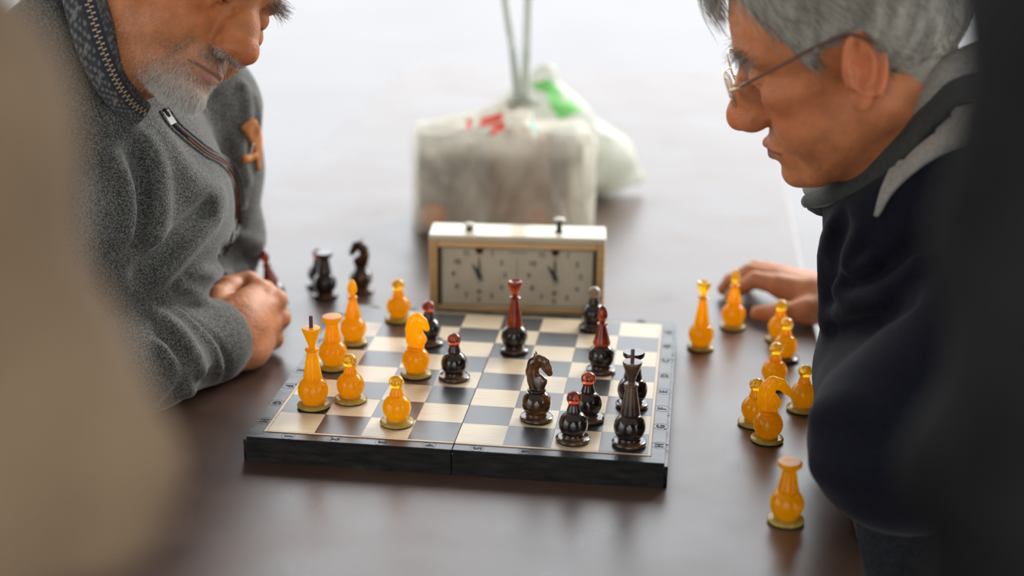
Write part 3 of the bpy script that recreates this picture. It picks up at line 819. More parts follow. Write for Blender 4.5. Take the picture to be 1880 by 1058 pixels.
for x, z in ((-0.100, 0.026), (0.048, 0.022)):
    bm = bmesh.new(); bmesh.ops.create_uvsphere(bm, u_segments=20, v_segments=12, radius=0.020); bmesh.ops.translate(bm, verts=bm.verts, vec=(x, -0.046, z)); obj('fruit', bm, M_org, b1, True)
def decal(name, fn_o, polys, mat, parent, axis, off):
    """flat print wrapped on the film: polygons given in a plane, dropped on to the surface along axis"""
    from mathutils.bvhtree import BVHTree
    bvh = BVHTree.FromPolygons([v.co[:] for v in fn_o.data.vertices], [p.vertices[:] for p in fn_o.data.polygons])
    bm = bmesh.new()
    for poly in polys:
        f = bm.faces.new([bm.verts.new(p) for p in poly])
    bmesh.ops.triangulate(bm, faces=bm.faces[:])
    bmesh.ops.subdivide_edges(bm, edges=bm.edges[:], cuts=4, use_grid_fill=True)
    for v in bm.verts:
        h = bvh.ray_cast(v.co, Vector(axis))
        if h[0] is not None: v.co = h[0] - Vector(axis) * off
    g = bmesh.ops.solidify(bm, geom=bm.faces[:], thickness=0.0004)
    return obj(name, bm, mat, parent)
def bars(ax, items):
    return items
# two slanted red strokes with short cross strokes, seen only as a red blur
rp = [[(x0, -0.2, z0), (x1, -0.2, z1), (x1 + 0.003, -0.2, z1 + 0.010), (x0 + 0.003, -0.2, z0 + 0.010)] for x0, z0, x1, z1 in ((-0.036, 0.155, -0.004, 0.165), (-0.022, 0.149, -0.002, 0.1545), (-0.055, 0.1525, -0.048, 0.154))]
decal('red_print', shell, rp, M_redp, b1, (0, 1, 0), 0.001)
decal('teal_print', shell, [[(0.038, -0.2, 0.155), (0.044, -0.2, 0.147), (0.048, -0.2, 0.152), (0.040, -0.2, 0.163)]], M_teal, b1, (0, 1, 0), 0.001)

b2 = empty('plastic_bag', (0.0, 0.86, TZ)); tag(b2, 'crumpled white plastic bag with a green print, slumped behind the knotted bag', 'plastic bag')
def bag2(p):
    d = ell(p, (-0.03, -0.03, 0.085), (0.10, 0.065, 0.095))
    d = sm(d, ell(p, (0.045, 0.0, 0.055), (0.075, 0.06, 0.06)), 0.03)
    d = sm(d, rc(p, (-0.03, -0.03, 0.16), (-0.025, -0.03, 0.192), 0.035, 0.022), 0.03)
    d = sm(d, rc(p, (0.05, 0.0, 0.06), (0.122, 0.03, 0.022), 0.045, 0.012), 0.03)
    d = fold(d, p, [(0.10, -0.02, 0.03), (0.05, -0.06, 0.05), (0.0, -0.09, 0.1)], 0.011, 0.011)
    d = fold(d, p, [(0.11, -0.01, 0.05), (0.05, -0.04, 0.10), (-0.02, -0.07, 0.16)], 0.011, 0.010)
    d = fold(d, p, [(0.0, -0.08, 0.02), (0.03, -0.06, 0.06), (0.06, -0.04, 0.10)], -0.010, 0.009)
    d = d - 0.003 * wave(p, 8, 110)
    return smx(d, -p[:, 2] + 0.0020, 0.006) * 0.8
s2 = sdf_obj('bag_film', bag2, (-0.15, -0.12, -0.01), (0.16, 0.10, 0.24), 0.004, M_film2, b2, newton=1)
gp = [[(-0.035, -0.2, 0.196), (-0.005, -0.2, 0.206), (0.012, -0.2, 0.190), (-0.006, -0.2, 0.186)],
      [(-0.006, -0.2, 0.186), (0.012, -0.2, 0.190), (0.020, -0.2, 0.170), (0.004, -0.2, 0.164)],
      [(0.004, -0.2, 0.164), (0.030, -0.2, 0.178), (0.048, -0.2, 0.160), (0.016, -0.2, 0.150)]]
decal('green_print', s2, [[(x - 0.012, y, z - 0.012) for x, y, z in q] for q in gp], M_grnp, b2, (0, 1, 0), 0.001)
bm = bmesh.new(); box_bm(bm, (-0.03, -0.03, 0.045), (0.09, 0.06, 0.08), 0.012); obj('carton', bm, M_c2, b2)
bm = bmesh.new(); bmesh.ops.create_uvsphere(bm, u_segments=24, v_segments=14, radius=0.036); bmesh.ops.translate(bm, verts=bm.verts, vec=(0.062, 0.0, 0.040)); obj('bread_roll', bm, noise_mat('pale_crust', (0.62, 0.55, 0.36), (0.72, 0.64, 0.44), 20, 0.7), b2, True)
# ------------------------------------------------------------ people: shared shapes
CAM = np.array([0.2065, -1.4318, 0.5685]); FPX = 2707.72   # the lens position in the table frame (z = 0 on the playing surface)
_ra, _ua, _fa = np.array(_r), np.array(_u), np.array(_f)
def ray(x, y):
    d = _fa + _ra * (x - 940) / FPX + _ua * (529 - y) / FPX
    return d / np.linalg.norm(d)
def hit(fn, x, y, t0=0.4, t1=3.0):
    """where the line of sight through a photo point meets a body's surface"""
    d = ray(x, y); t = t0
    for _ in range(160):
        v = float(fn((CAM + t * d)[None].astype(np.float32))[0])
        if v < 0.0005: break
        t += max(v * 0.8, 0.0008)
        if t > t1: return None
    return tuple(CAM + t * d)
def px_folds(fn, specs):
    out = []
    for pts, amp, w in specs:
        q = [hit(fn, *p) for p in pts]; q = [a for a in q if a is not None]
        if len(q) > 1: out.append(([tuple(a) for a in spline(q, 2)], amp, w))
    return out
def with_folds(fn, folds, noise=None):
    def g(p):
        d = fn(p)
        for pts, a, w in folds: d = fold(d, p, pts, a, w)
        if noise: d = d - noise[0] * wave(p, noise[1], noise[2], 6)
        return d
    return g

def head_sdf(p, o):
    q = p.copy(); q[:, 1] = np.abs(q[:, 1])
    d = ell(p, (-0.010, 0, 0.032), (0.100, 0.077, 0.086))
    d = sm(d, ell(p, (0.038, 0, 0.030), (0.056, 0.060, 0.060)), 0.02)
    d = sm(d, ell(p, (0.034, 0, -0.040), (0.053, 0.055, 0.072)), 0.02)
    d = sm(d, ell(q, (0.060, 0.042, -0.020), (0.026, 0.022, 0.018)), 0.014)
    d = sm(d, ell(q, (0.055, 0.034, -0.054), (0.030, 0.026 + o.get('cheek', 0), 0.034)), 0.014)
    d = sm(d, rc(q, (-0.002, 0.054, -0.055), (0.064, 0.020, -0.104), 0.018, 0.017), 0.018)
    d = sm(d, ell(p, (0.080, 0, -0.108), (0.018, 0.023, 0.016)), 0.014)
    d = sm(d, rc(q, (0.086, 0.010, 0.020), (0.070, 0.046, 0.020), 0.010, 0.009), 0.012)
    d = sm(d, rc(p, (-0.026, 0, -0.055), (-0.060, 0, -0.21), 0.055, 0.060), 0.03)
    d = sm(d, rc(p, (0.030, 0, -0.085), (-0.020, 0, -0.150), 0.034, 0.036), 0.03)
    d = sub(d, sph(q, (0.101, 0.031, -0.002), 0.0175), 0.012)
    # nose
    n = rc(p, (0.088, 0, 0.008), (0.1125, 0, -0.034), 0.0085, 0.0110)
    n = sm(n, ell(q, (0.096, 0.006, -0.028), (0.015, 0.012, 0.024)), 0.008)
    n = sm(n, ell(p, (0.1145, 0, -0.042), (0.0135, 0.0135, 0.0125)), 0.008)
    n = sm(n, ell(q, (0.1025, 0.0125, -0.0465), (0.0130, 0.0085, 0.0095)), 0.008)
    n = sub(n, ell(q, (0.1065, 0.0068, -0.0570), (0.0065, 0.0040, 0.0045)), 0.002)
    d = sm(d, n, 0.008)
    # mouth
    d = sm(d, ell(p, (0.080 - 0.6 * o.get('lip', 0.002), 0, -0.078), (0.020, 0.030, 0.026)), 0.010)
    lx = o.get('lip', 0.002)
    d = sm(d, rc(q, (0.1015 - lx, 0, -0.0735), (0.088, 0.022, -0.0785), 0.0055, 0.003), 0.005)
    d = sm(d, rc(q, (0.0990 - lx, 0, -0.0850), (0.087, 0.020, -0.0815), 0.0068, 0.003), 0.004)
    d = sub(d, rc(q, (0.1085 - lx, 0, -0.0785), (0.0900, 0.026, -0.0800), 0.0020, 0.0014), 0.002)
    d = sub(d, ell(p, (0.108, 0, -0.0965), (0.010, 0.018, 0.005)), 0.006)
    d = fold(d, q, [(0.100, 0.020, -0.046), (0.088, 0.031, -0.062), (0.079, 0.036, -0.082)], -0.0028, 0.0042)
    d = fold(d, q, [(0.092, 0.016, -0.016), (0.086, 0.030, -0.024), (0.074, 0.044, -0.020)], -0.0022, 0.0035)
    d = fold(d, q, [(0.092, 0.018, -0.008), (0.090, 0.030, -0.014), (0.078, 0.044, -0.010)], 0.0018, 0.004)
    d = fold(d, q, [(0.070, 0.050, 0.000), (0.050, 0.062, -0.004)], -0.0010, 0.0022)
    d = fold(d, q, [(0.070, 0.050, -0.004), (0.052, 0.062, -0.014)], -0.0010, 0.0022)
    for z in (0.045, 0.055, 0.066):
        d = fold(d, q, [(0.095, 0.0, z), (0.086, 0.035, z + 0.003)], -0.0010, 0.0020)
    d = fold(d, p, [(0.098, 0.004, 0.012), (0.098, 0.003, 0.028)], -0.0016, 0.0022)
    # eyes with lids lowered
    e = (0.0770, 0.031, -0.002)
    lid = np.maximum(sph(q, e, 0.0143), -(q[:, 2] - o.get('lid', -0.006)))
    lid = np.minimum(lid, np.maximum(sph(q, e, 0.0139), q[:, 2] - o.get('lid', -0.006) + 0.0022))
    d = sm(d, lid, 0.0025)
    d = np.minimum(d, sph(q, e, 0.0125))
    # ears
    c = np.array([-0.008, 0.0765, -0.008], np.float32)
    A = rotm(math.radians(24), math.radians(-12), 0)
    g = (q - c) @ A
    kk = np.sqrt((g[:, 0] / 0.0165) ** 2 + (g[:, 2] / 0.031) ** 2) + 1e-6
    rr = (kk - 1) * 0.0165 * (1 + 0.6 * (np.abs(g[:, 2]) / 0.031))
    hel = np.sqrt(rr ** 2 + (g[:, 1] - 0.004) ** 2) - 0.0040
    hel = np.maximum(hel, -(g[:, 2] + 0.5 * (0 - g[:, 0]) + 0.024) * 0.6)
    pl = ell(g, (0, 0.000, 0), (0.0165, 0.0038, 0.031))
    k2 = np.sqrt(((g[:, 0] - 0.002) / 0.0095) ** 2 + ((g[:, 2] - 0.001) / 0.018) ** 2) + 1e-6
    anti = np.maximum(np.sqrt(((k2 - 1) * 0.0095) ** 2 + (g[:, 1] - 0.003) ** 2) - 0.0028, g[:, 0] - 0.004)
    ear = sm(pl, hel, 0.004); ear = sm(ear, anti, 0.003)
    ear = sub(ear, ell(g, (0.005, 0.007, -0.002), (0.0085, 0.0065, 0.0125)), 0.003)
    ear = sm(ear, ell(g, (0.006, 0.001, -0.029), (0.0085, 0.0042, 0.0095)), 0.006)
    ear = sm(ear, sph(g, (0.0135, 0.002, -0.004), 0.0042), 0.004)
    d = sm(d, ear, 0.004)
    return d

def gauss(q, c, s): return np.exp(-(((q - V(*c)) / V(*s)) ** 2).sum(1))[:, None]
def skin_col(l, base, o):
    q = l.copy(); q[:, 1] = np.abs(q[:, 1])
    c = np.tile(V(*base), (len(l), 1))
    red = np.array([1.08, 0.80, 0.74], np.float32)
    w = np.clip(gauss(q, (0.065, 0.045, -0.030), (0.03, 0.02, 0.024)) * 0.7 + gauss(l, (0.118, 0, -0.042), (0.016, 0.018, 0.016)) * 0.75 + gauss(q, (-0.008, 0.082, -0.01), (0.03, 0.012, 0.045)) * 0.7, 0, 1)
    c = c * (1 - w) + c * red * w
    lip = np.clip(gauss(l, (0.103, 0, -0.0845), (0.012, 0.021, 0.0058)) * 1.3 + gauss(l, (0.104, 0, -0.0745), (0.010, 0.018, 0.0032)) * 0.9, 0, 1)
    c = c * (1 - lip) + V(0.36, 0.12, 0.10) * lip
    line = np.clip(np.exp(-((q[:, 2] + 0.0785 + 0.05 * q[:, 1]) / 0.0016) ** 2)[:, None] * (q[:, 1] < 0.027)[:, None] * (q[:, 0] > 0.082)[:, None], 0, 1)
    c = c * (1 - line) + V(0.10, 0.03, 0.025) * line
    eye = (np.sqrt(((q - V(0.0770, 0.031, -0.002)) ** 2).sum(1)) < 0.01285)[:, None] * (q[:, :1] > 0.080)
    iris = (np.sqrt((q[:, 1] - 0.031) ** 2 + (q[:, 2] + 0.010) ** 2) < 0.0062)[:, None]
    ec = np.where(iris, V(0.05, 0.045, 0.04), V(0.55, 0.50, 0.46))
    c = np.where(eye, ec, c)
    return c

def sub_mesh_bvh(o):
    from mathutils.bvhtree import BVHTree
    return BVHTree.FromPolygons([v.co[:] for v in o.data.vertices], [p.vertices[:] for p in o.data.polygons])

def person(name_loc, label):
    e = empty('person', (name_loc[0], name_loc[1], 0)); tag(e, label, 'person'); return e
def place(o, root):
    o.location = Vector((0, 0, BZ)) - (root.location if o.parent is root else Vector((0, 0, 0)))
    return o
def place_sub(o):       # child of a part that is already placed
    o.location = (0, 0, 0); return o

def band(name, top, bot, thick, mat, parent, n=10, m=6, bulge=0.0, colfn=None, cen=None):
    """a cloth strip between two 3-D curves, with thickness"""
    T = spline(top, n); Bt = spline(bot, n); L = min(len(T), len(Bt)); T, Bt = np.array(T[:L]), np.array(Bt[:L])
    cen = (T.mean(0) + Bt.mean(0)) / 2 if cen is None else np.array(cen)
    u = np.linspace(0, 1, m)
    P = T[:, None] * (1 - u)[None, :, None] + Bt[:, None] * u[None, :, None]
    out = P - cen; out[..., 2] *= 0.2; out /= np.linalg.norm(out, axis=2, keepdims=True)
    P = P + out * (bulge * np.sin(np.pi * u))[None, :, None]
    prof = thick * np.sqrt(np.clip(1 - (2 * u - 1) ** 6, 0, 1))
    A = P + out * prof[None, :, None] / 2; Bk = P - out * prof[None, :, None] / 2
    v = np.concatenate([A.reshape(-1, 3), Bk.reshape(-1, 3)])
    idx = np.arange(L * m).reshape(L, m); off = L * m
    f = [np.stack([idx[:-1, :-1], idx[1:, :-1], idx[1:, 1:], idx[:-1, 1:]], -1).reshape(-1, 4)]
    f.append(np.stack([idx[:-1, :-1], idx[:-1, 1:], idx[1:, 1:], idx[1:, :-1]], -1).reshape(-1, 4) + off)
    for r in (0, L - 1):
        a = idx[r]; f.append(np.stack([a[:-1], a[1:], a[1:] + off, a[:-1] + off], -1) if r == 0 else np.stack([a[:-1], a[:-1] + off, a[1:] + off, a[1:]], -1))
    for c in (0, m - 1):
        a = idx[:, c]; f.append(np.stack([a[:-1], a[:-1] + off, a[1:] + off, a[1:]], -1) if c == 0 else np.stack([a[:-1], a[1:], a[1:] + off, a[:-1] + off], -1))
    col = None
    if colfn is not None:
        U = np.tile(u, (L, 1)).ravel(); S = np.repeat(np.arange(L) / L, m); c = colfn(S, U); col = np.concatenate([c, c])
    return np_mesh(name, v, np.concatenate(f), mat, parent, True, col)

def skin_mat(name, rough=0.48):
    m, nt, p = mat_new(name)
    a = nd(nt, 'ShaderNodeAttribute', attribute_name='Col')
    tc = nd(nt, 'ShaderNodeTexCoord'); n = nd(nt, 'ShaderNodeTexNoise'); n.inputs['Scale'].default_value = 60; n.inputs['Detail'].default_value = 6
    nt.links.new(tc.outputs['Object'], n.inputs['Vector'])
    mr = nd(nt, 'ShaderNodeMapRange'); mr.inputs['From Min'].default_value = 0.3; mr.inputs['From Max'].default_value = 0.7; mr.inputs['To Min'].default_value = 0.82; mr.inputs['To Max'].default_value = 1.14
    nt.links.new(n.outputs['Fac'], mr.inputs['Value'])
    mx = nd(nt, 'ShaderNodeVectorMath', operation='SCALE'); nt.links.new(a.outputs['Color'], mx.inputs[0]); nt.links.new(mr.outputs[0], mx.inputs[3])
    nt.links.new(mx.outputs[0], p.inputs['Base Color'])
    p.inputs['Specular IOR Level'].default_value = 0.3
    p.inputs['Roughness'].default_value = rough; p.inputs['Subsurface Weight'].default_value = 0.18
    p.inputs['Subsurface Radius'].default_value = (1, 0.35, 0.18); p.inputs['Subsurface Scale'].default_value = 0.006
    n2 = nd(nt, 'ShaderNodeTexNoise'); n2.inputs['Scale'].default_value = 420; n2.inputs['Detail'].default_value = 4
    nt.links.new(tc.outputs['Object'], n2.inputs['Vector'])
    b = nd(nt, 'ShaderNodeBump'); b.inputs['Strength'].default_value = 0.6; b.inputs['Distance'].default_value = 0.0009
    b2 = nd(nt, 'ShaderNodeBump'); b2.inputs['Strength'].default_value = 0.5; b2.inputs['Distance'].default_value = 0.0025
    n3 = nd(nt, 'ShaderNodeTexNoise'); n3.inputs['Scale'].default_value = 75; n3.inputs['Detail'].default_value = 5; n3.inputs['Distortion'].default_value = 1.0
    nt.links.new(tc.outputs['Object'], n3.inputs['Vector']); nt.links.new(n3.outputs['Fac'], b2.inputs['Height']); nt.links.new(b2.outputs[0], b.inputs['Normal'])
    nt.links.new(n2.outputs['Fac'], b.inputs['Height']); nt.links.new(b.outputs[0], p.inputs['Normal'])
    return m
def col_mat(name, rough=0.8, sheen=0.0, bscale=0, bump=0.3):
    m, nt, p = mat_new(name)
    a = nd(nt, 'ShaderNodeAttribute', attribute_name='Col'); nt.links.new(a.outputs['Color'], p.inputs['Base Color'])
    p.inputs['Roughness'].default_value = rough; p.inputs['Sheen Weight'].default_value = sheen
    if bscale:
        tc = nd(nt, 'ShaderNodeTexCoord'); n2 = nd(nt, 'ShaderNodeTexNoise'); n2.inputs['Scale'].default_value = bscale; n2.inputs['Detail'].default_value = 3
        nt.links.new(tc.outputs['Object'], n2.inputs['Vector'])
        b = nd(nt, 'ShaderNodeBump'); b.inputs['Strength'].default_value = bump; b.inputs['Distance'].default_value = 0.001
        nt.links.new(n2.outputs['Fac'], b.inputs['Height']); nt.links.new(b.outputs[0], p.inputs['Normal'])
    return m
M_skin = skin_mat('skin')
M_hair = col_mat('hair', 0.45)
M_fleece = noise_mat('grey_heather_fleece', (0.018, 0.018, 0.016), (0.155, 0.155, 0.140), 620, 0.9, bump=0.6, bscale=380, lo=0.40, hi=0.64, detail=5, sheen=0.25, bdist=0.0012)
M_cuffw = M_fleece
M_trous = noise_mat('dark_trousers', (0.03, 0.032, 0.04), (0.05, 0.052, 0.06), 200, 0.85)
M_shoe = noise_mat('black_leather', (0.015, 0.013, 0.012), (0.03, 0.026, 0.024), 50, 0.45)

def legs_seated(root, hip, s, knee_x, ankle_x, spread, mat):
    hx, hy, hz = hip
    def tr(p):
        d = ell(p, (hx, hy, hz), (0.15, 0.18, 0.10))
        for k in (-1, 1):
            e = chain(p, [(hx, hy + k * 0.09, hz), (knee_x, hy + k * spread, hz - 0.005), (ankle_x, hy + k * spread, -0.70)], [0.085, 0.062, 0.048], 0.02)
            d = sm(d, e, 0.03)
        return d
    o = sdf_obj('trousers', tr, (min(hx, knee_x, ankle_x) - 0.2, hy - 0.26, -0.78), (max(hx, knee_x, ankle_x) + 0.2, hy + 0.26, hz + 0.14), 0.009, mat, root, newton=1)
    place(o, root)
    for k in (-1, 1):
        def sh(p):
            c = (ankle_x, hy + k * spread)
            d = chain(p, [(c[0] - s * 0.05, c[1], -0.735), (c[0] + s * 0.06, c[1], -0.742), (c[0] + s * 0.16, c[1], -0.748)], [0.036, 0.036, 0.028], 0.01)
            d = sm(d, rc(p, (c[0] - s * 0.01, c[1], -0.73), (c[0], c[1], -0.69), 0.042, 0.040), 0.02)
            return smx(d, -(p[:, 2] + 0.774), 0.004)
        place(sdf_obj('shoe', sh, (ankle_x - 0.24, hy + k * spread - 0.08, -0.79), (ankle_x + 0.24, hy + k * spread + 0.08, -0.62), 0.006, M_shoe, root, newton=1), root)

def legs_standing(root, hip, facing, mat):
    """facing: unit (x, y)"""
    hx, hy, hz = hip; lx, ly = -facing[1], facing[0]
    pts = lambda k: [(hx + k * 0.09 * lx, hy + k * 0.09 * ly, hz), (hx + k * 0.10 * lx + 0.01 * facing[0], hy + k * 0.10 * ly + 0.01 * facing[1], -0.28), (hx + k * 0.11 * lx, hy + k * 0.11 * ly, -0.70)]
    def tr(p):
        d = ell(p, (hx, hy, hz), (0.155, 0.135, 0.12))
        for k in (-1, 1): d = sm(d, chain(p, pts(k), [0.085, 0.062, 0.052], 0.02), 0.03)
        return d
    place(sdf_obj('trousers', tr, (hx - 0.28, hy - 0.28, -0.78), (hx + 0.28, hy + 0.28, hz + 0.14), 0.010, mat, root, newton=1), root)
    for k in (-1, 1):
        ax, ay, _ = pts(k)[2]
        def sh(p):
            f = facing
            d = chain(p, [(ax - f[0] * 0.05, ay - f[1] * 0.05, -0.735), (ax + f[0] * 0.06, ay + f[1] * 0.06, -0.742), (ax + f[0] * 0.16, ay + f[1] * 0.16, -0.748)], [0.036, 0.036, 0.028], 0.01)
            d = sm(d, rc(p, (ax, ay, -0.73), (ax, ay, -0.69), 0.042, 0.042), 0.02)
            return smx(d, -(p[:, 2] + 0.774), 0.004)
        place(sdf_obj('shoe', sh, (ax - 0.22, ay - 0.22, -0.79), (ax + 0.22, ay + 0.22, -0.62), 0.007, M_shoe, root, newton=1), root)

def in_ball(p, c, r, fn, far=None):
    """evaluate fn only near c"""
    dd = np.sqrt(((p - V(*c)) ** 2).sum(1))
    out = (dd - r + 0.03).astype(np.float32)
    m = dd < r
    if m.any(): out[m] = fn(p[m])
    return out

def px_strip(name, fn, A, B, mat, parent, n=5, m=4, off=0.0012, thick=0.0015, col=None, y=None):
    """a strip of cloth lying on a body's surface, between two edges read off the photo"""
    a = np.array(spline([(*q, 0) for q in A], n))[:, :2]; b = np.array(spline([(*q, 0) for q in B], n))[:, :2]
    L = min(len(a), len(b)); V3 = []; last = None
    for i in range(L):
        for j in range(m):
            u = j / (m - 1); q = a[i] * (1 - u) + b[i] * u
            h = hit(fn, q[0], q[1])
            if h is None: h = last
            last = h; V3.append(h)
    P = np.array(V3, float)
    e = 0.002; ev = lambda X: fn(X.astype(np.float32))
    N = np.stack([ev(P + e * np.eye(3)[k]) - ev(P - e * np.eye(3)[k]) for k in range(3)], -1); N /= np.linalg.norm(N, axis=1, keepdims=True) + 1e-9
    v = np.concatenate([P + N * (off + thick), P - N * 0.001])
    idx = np.arange(L * m).reshape(L, m); o = L * m
    f = [np.stack([idx[:-1, :-1], idx[1:, :-1], idx[1:, 1:], idx[:-1, 1:]], -1).reshape(-1, 4)]
    f.append(f[0][:, ::-1] + o)
    for e0 in (idx[0], idx[-1][::-1], idx[:, 0][::-1], idx[:, -1]): f.append(np.stack([e0[:-1], e0[1:], e0[1:] + o, e0[:-1] + o], -1))
    return np_mesh(name, v, np.concatenate(f), mat, parent, True, col)

def px_tube(name, fn, pts, rad, mat, parent, n=6, off=0.0, flat=1.0, seg=8):
    P = [hit(fn, *q[:2]) for q in [tuple(a) for a in spline([(*p, 0) for p in pts], n)]]
    P = [p for p in P if p is not None]
    A = np.array(P, float)
    for _ in range(2): A[1:-1] = (A[:-2] + 2 * A[1:-1] + A[2:]) / 4
    e = 0.002
    N = np.stack([fn((A + e * np.eye(3)[k]).astype(np.float32)) - fn((A - e * np.eye(3)[k]).astype(np.float32)) for k in range(3)], -1); N /= np.linalg.norm(N, axis=1, keepdims=True) + 1e-9
    A = A + N * off
    bm = bmesh.new(); tube_bm(bm, A, rad, seg, flat)
    return obj(name, bm, mat, parent, True)

def grow(name, body, loc, wrot, n, seed, prob, length, direc, colf, rad, mat, parent, m=4, lift=0.5, center=(0, 0, 0), over=12, tang=False):
    """hairs rooted on the body's skin; everything is judged in the head's own frame"""
    P, N = sample_mesh(body, n * over, seed)
    l = loc(P.astype(np.float32)); R = wrot
    nl = (N @ R).astype(np.float32)
    sg = np.sign((nl * (l - V(*center))).sum(1)); nl *= sg[:, None]
    rs = np.random.RandomState(seed + 1)
    k = (rs.rand(len(l)) < prob(l, nl)); k &= (np.linalg.norm(l, axis=1) < 0.2)
    ix = np.nonzero(k)[0][:n]
    l, nl = l[ix], nl[ix]
    L = length(l) * rs.uniform(0.6, 1.15, len(ix)); d = direc(l, nl)
    d = d + rs.normal(size=d.shape) * 0.22; d -= nl * np.minimum((d * nl).sum(1), 0)[:, None] * 0.9
    if tang: d -= nl * (d * nl).sum(1)[:, None]
    d /= np.linalg.norm(d, axis=1, keepdims=True) + 1e-9
    t = np.linspace(0, 1, m)[None, :, None]
    path = l[:, None] - nl[:, None] * 0.0008 + L[:, None, None] * (nl[:, None] * lift * (t - 0.55 * t * t) + d[:, None] * t * (0.55 + 0.45 * t))
    path = path @ R.T
    return path, ix, l, rs
# ------------------------------------------------------------ bearded man in grey fleece (left, seated)
LM = person((-0.72, 0.0), 'bearded man in a grey heather fleece, head bowed over the board, fist on the table')
LR, LT = rotm(-0.495, 0.32, -0.56) @ np.diag(V(1.0, 1.05, 0.90)), V(-0.2915, -0.0285, 0.411)
LRI = np.linalg.inv(LR).T.astype(np.float32)
def L_loc(p): return ((p - LT) @ LRI).astype(np.float32)
def L_w(l): return (np.asarray(l) @ LR.T + LT)
def L_hand(p):
    d = None
    kn = [(-0.2660, 0.090, 0.047), (-0.2500, 0.098, 0.034), (-0.2460, 0.096, 0.013), (-0.2520, 0.086, -0.008)]
    wr = [(-0.290, 0.018, 0.030), (-0.284, 0.018, 0.020), (-0.282, 0.018, 0.004), (-0.284, 0.018, -0.006)]
    for i in range(4):
        a, k = wr[i], kn[i]
        e = chain(p, [a, k], [0.019, 0.0125 - 0.0006 * i], 0.004)
        pip = (k[0] - 0.020, k[1] + 0.027, k[2] + 0.002); dip = (k[0] - 0.045, k[1] + 0.015, k[2]); tip = (k[0] - 0.043, k[1] - 0.008, k[2] - 0.001)
        g = chain(p, [k, pip, dip, tip], [0.0125, 0.0105, 0.0092, 0.0080], 0.003)
        e = sm(e, g, 0.004)
        d = e if d is None else sm(d, e, 0.007)
    d = sm(d, ell(p, (-0.270, 0.052, 0.016), (0.026, 0.046, 0.038)), 0.012)
    d = sm(d, ell(p, (-0.262, 0.040, -0.006), (0.020, 0.032, 0.018)), 0.012)
    th = chain(p, [(-0.298, 0.030, 0.030), (-0.305, 0.062, 0.044), (-0.300, 0.092, 0.048), (-0.288, 0.118, 0.046)], [0.018, 0.0135, 0.0115, 0.0090], 0.006)
    d = sm(d, th, 0.006)
    for a, b in (((-0.256, 0.045, 0.042), kn[0]), ((-0.254, 0.05, 0.022), kn[2])):   # back-of-hand tendons
        d = fold(d, p, [a, b], 0.0010, 0.003)
    return smx(d, -(p[:, 2] + 0.0243), 0.004)
def L_body(p):
    d = in_ball(p, tuple(LT), 0.27, lambda x: head_sdf(L_loc(x), {'cheek': 0.003, 'lid': -0.0085, 'lip': 0.006}) * 0.93)
    nb = (-0.455, -0.021, 0.283)
    core = chain(p, [nb, (-0.44, 0.0, 0.15), (-0.58, 0, -0.06), (-0.74, 0, -0.2)], [0.055, 0.07, 0.06, 0.06], 0.03)
    core = sm(core, chain(p, [nb, (-0.42, -0.17, 0.20), (-0.375, -0.19, 0.035), (-0.292, 0.012, 0.012), (-0.280, 0.045, 0.018)], [0.05, 0.035, 0.030, 0.024, 0.026], 0.02), 0.03)
    core = sm(core, chain(p, [nb, (-0.39, 0.19, 0.20), (-0.36, 0.25, 0.02), (-0.385, 0.05, 0.012), (-0.39, -0.02, 0.010)], [0.05, 0.035, 0.030, 0.024, 0.022], 0.02), 0.03)
    d = sm(d, core, 0.02)
    h = in_ball(p, (-0.275, 0.07, 0.025), 0.11, L_hand)
    return sm(d, h, 0.014)
def scalp_prob(l, nl):
    lim = np.interp(l[:, 0], [-0.12, -0.05, -0.02, 0.02, 0.045, 0.07, 0.1], [-0.07, -0.05, 0.01, 0.012, 0.045, 0.078, 0.09])
    return (l[:, 2] > lim + 0.004 * np.sin(l[:, 1] * 200)).astype(float)
def L_col(p):
    l = L_loc(p); c = skin_col(l, (0.46, 0.165, 0.060), {})
    q = l.copy(); q[:, 1] = np.abs(q[:, 1])
    # greyed skin under beard and brows
    bd = np.clip(gauss(q, (0.085, 0.012, -0.105), (0.030, 0.034, 0.024)) * 0.6 + gauss(q, (0.100, 0.014, -0.064), (0.014, 0.020, 0.009)) * 0.6, 0, 0.6)
    c = c * (1 - bd) + V(0.46, 0.33, 0.25) * bd
    sc = ((scalp_prob(l, l) > 0.5) & (np.abs(l[:, 1]) < 0.075))[:, None]
    c = np.where(sc, V(0.17, 0.15, 0.125), c)
    far = (np.sqrt((l ** 2).sum(1)) > 0.26)[:, None]
    hc = V(0.54, 0.225, 0.110) * np.ones((len(p), 1), np.float32)
    return np.where(far, hc, c)
L_bodyo = place(sdf_obj('body', L_body, (-0.86, -0.30, -0.30), (-0.12, 0.36, 0.56), 0.0019, M_skin, LM, L_col, 1), LM)

def aty(x, y, Y):
    d = ray(x, y); t = (Y - CAM[1]) / d[1]; return tuple(CAM + t * d)
c_top = [(-0.40, 0.085, 0.33), (-0.455, 0.06, 0.395), (-0.475, -0.01, 0.435), (-0.43, -0.085, 0.450), aty(172, -60, -0.105), aty(196, 0, -0.108), aty(216, 70, -0.108), aty(236, 130, -0.100), aty(258, 172, -0.090), aty(276, 190, -0.078)]
c_bot = [(-0.41, 0.11, 0.300), (-0.475, 0.08, 0.35), (-0.505, -0.01, 0.385), (-0.455, -0.110, 0.410), aty(95, -60, -0.122), aty(118, 20, -0.127), aty(143, 100, -0.130), aty(176, 165, -0.126), aty(212, 205, -0.114), aty(250, 228, -0.096)]
_c = np.array(c_bot); L_pl = np.linalg.lstsq(np.c_[_c[:, :2], np.ones(len(_c))], _c[:, 2], rcond=None)[0].astype(np.float32)
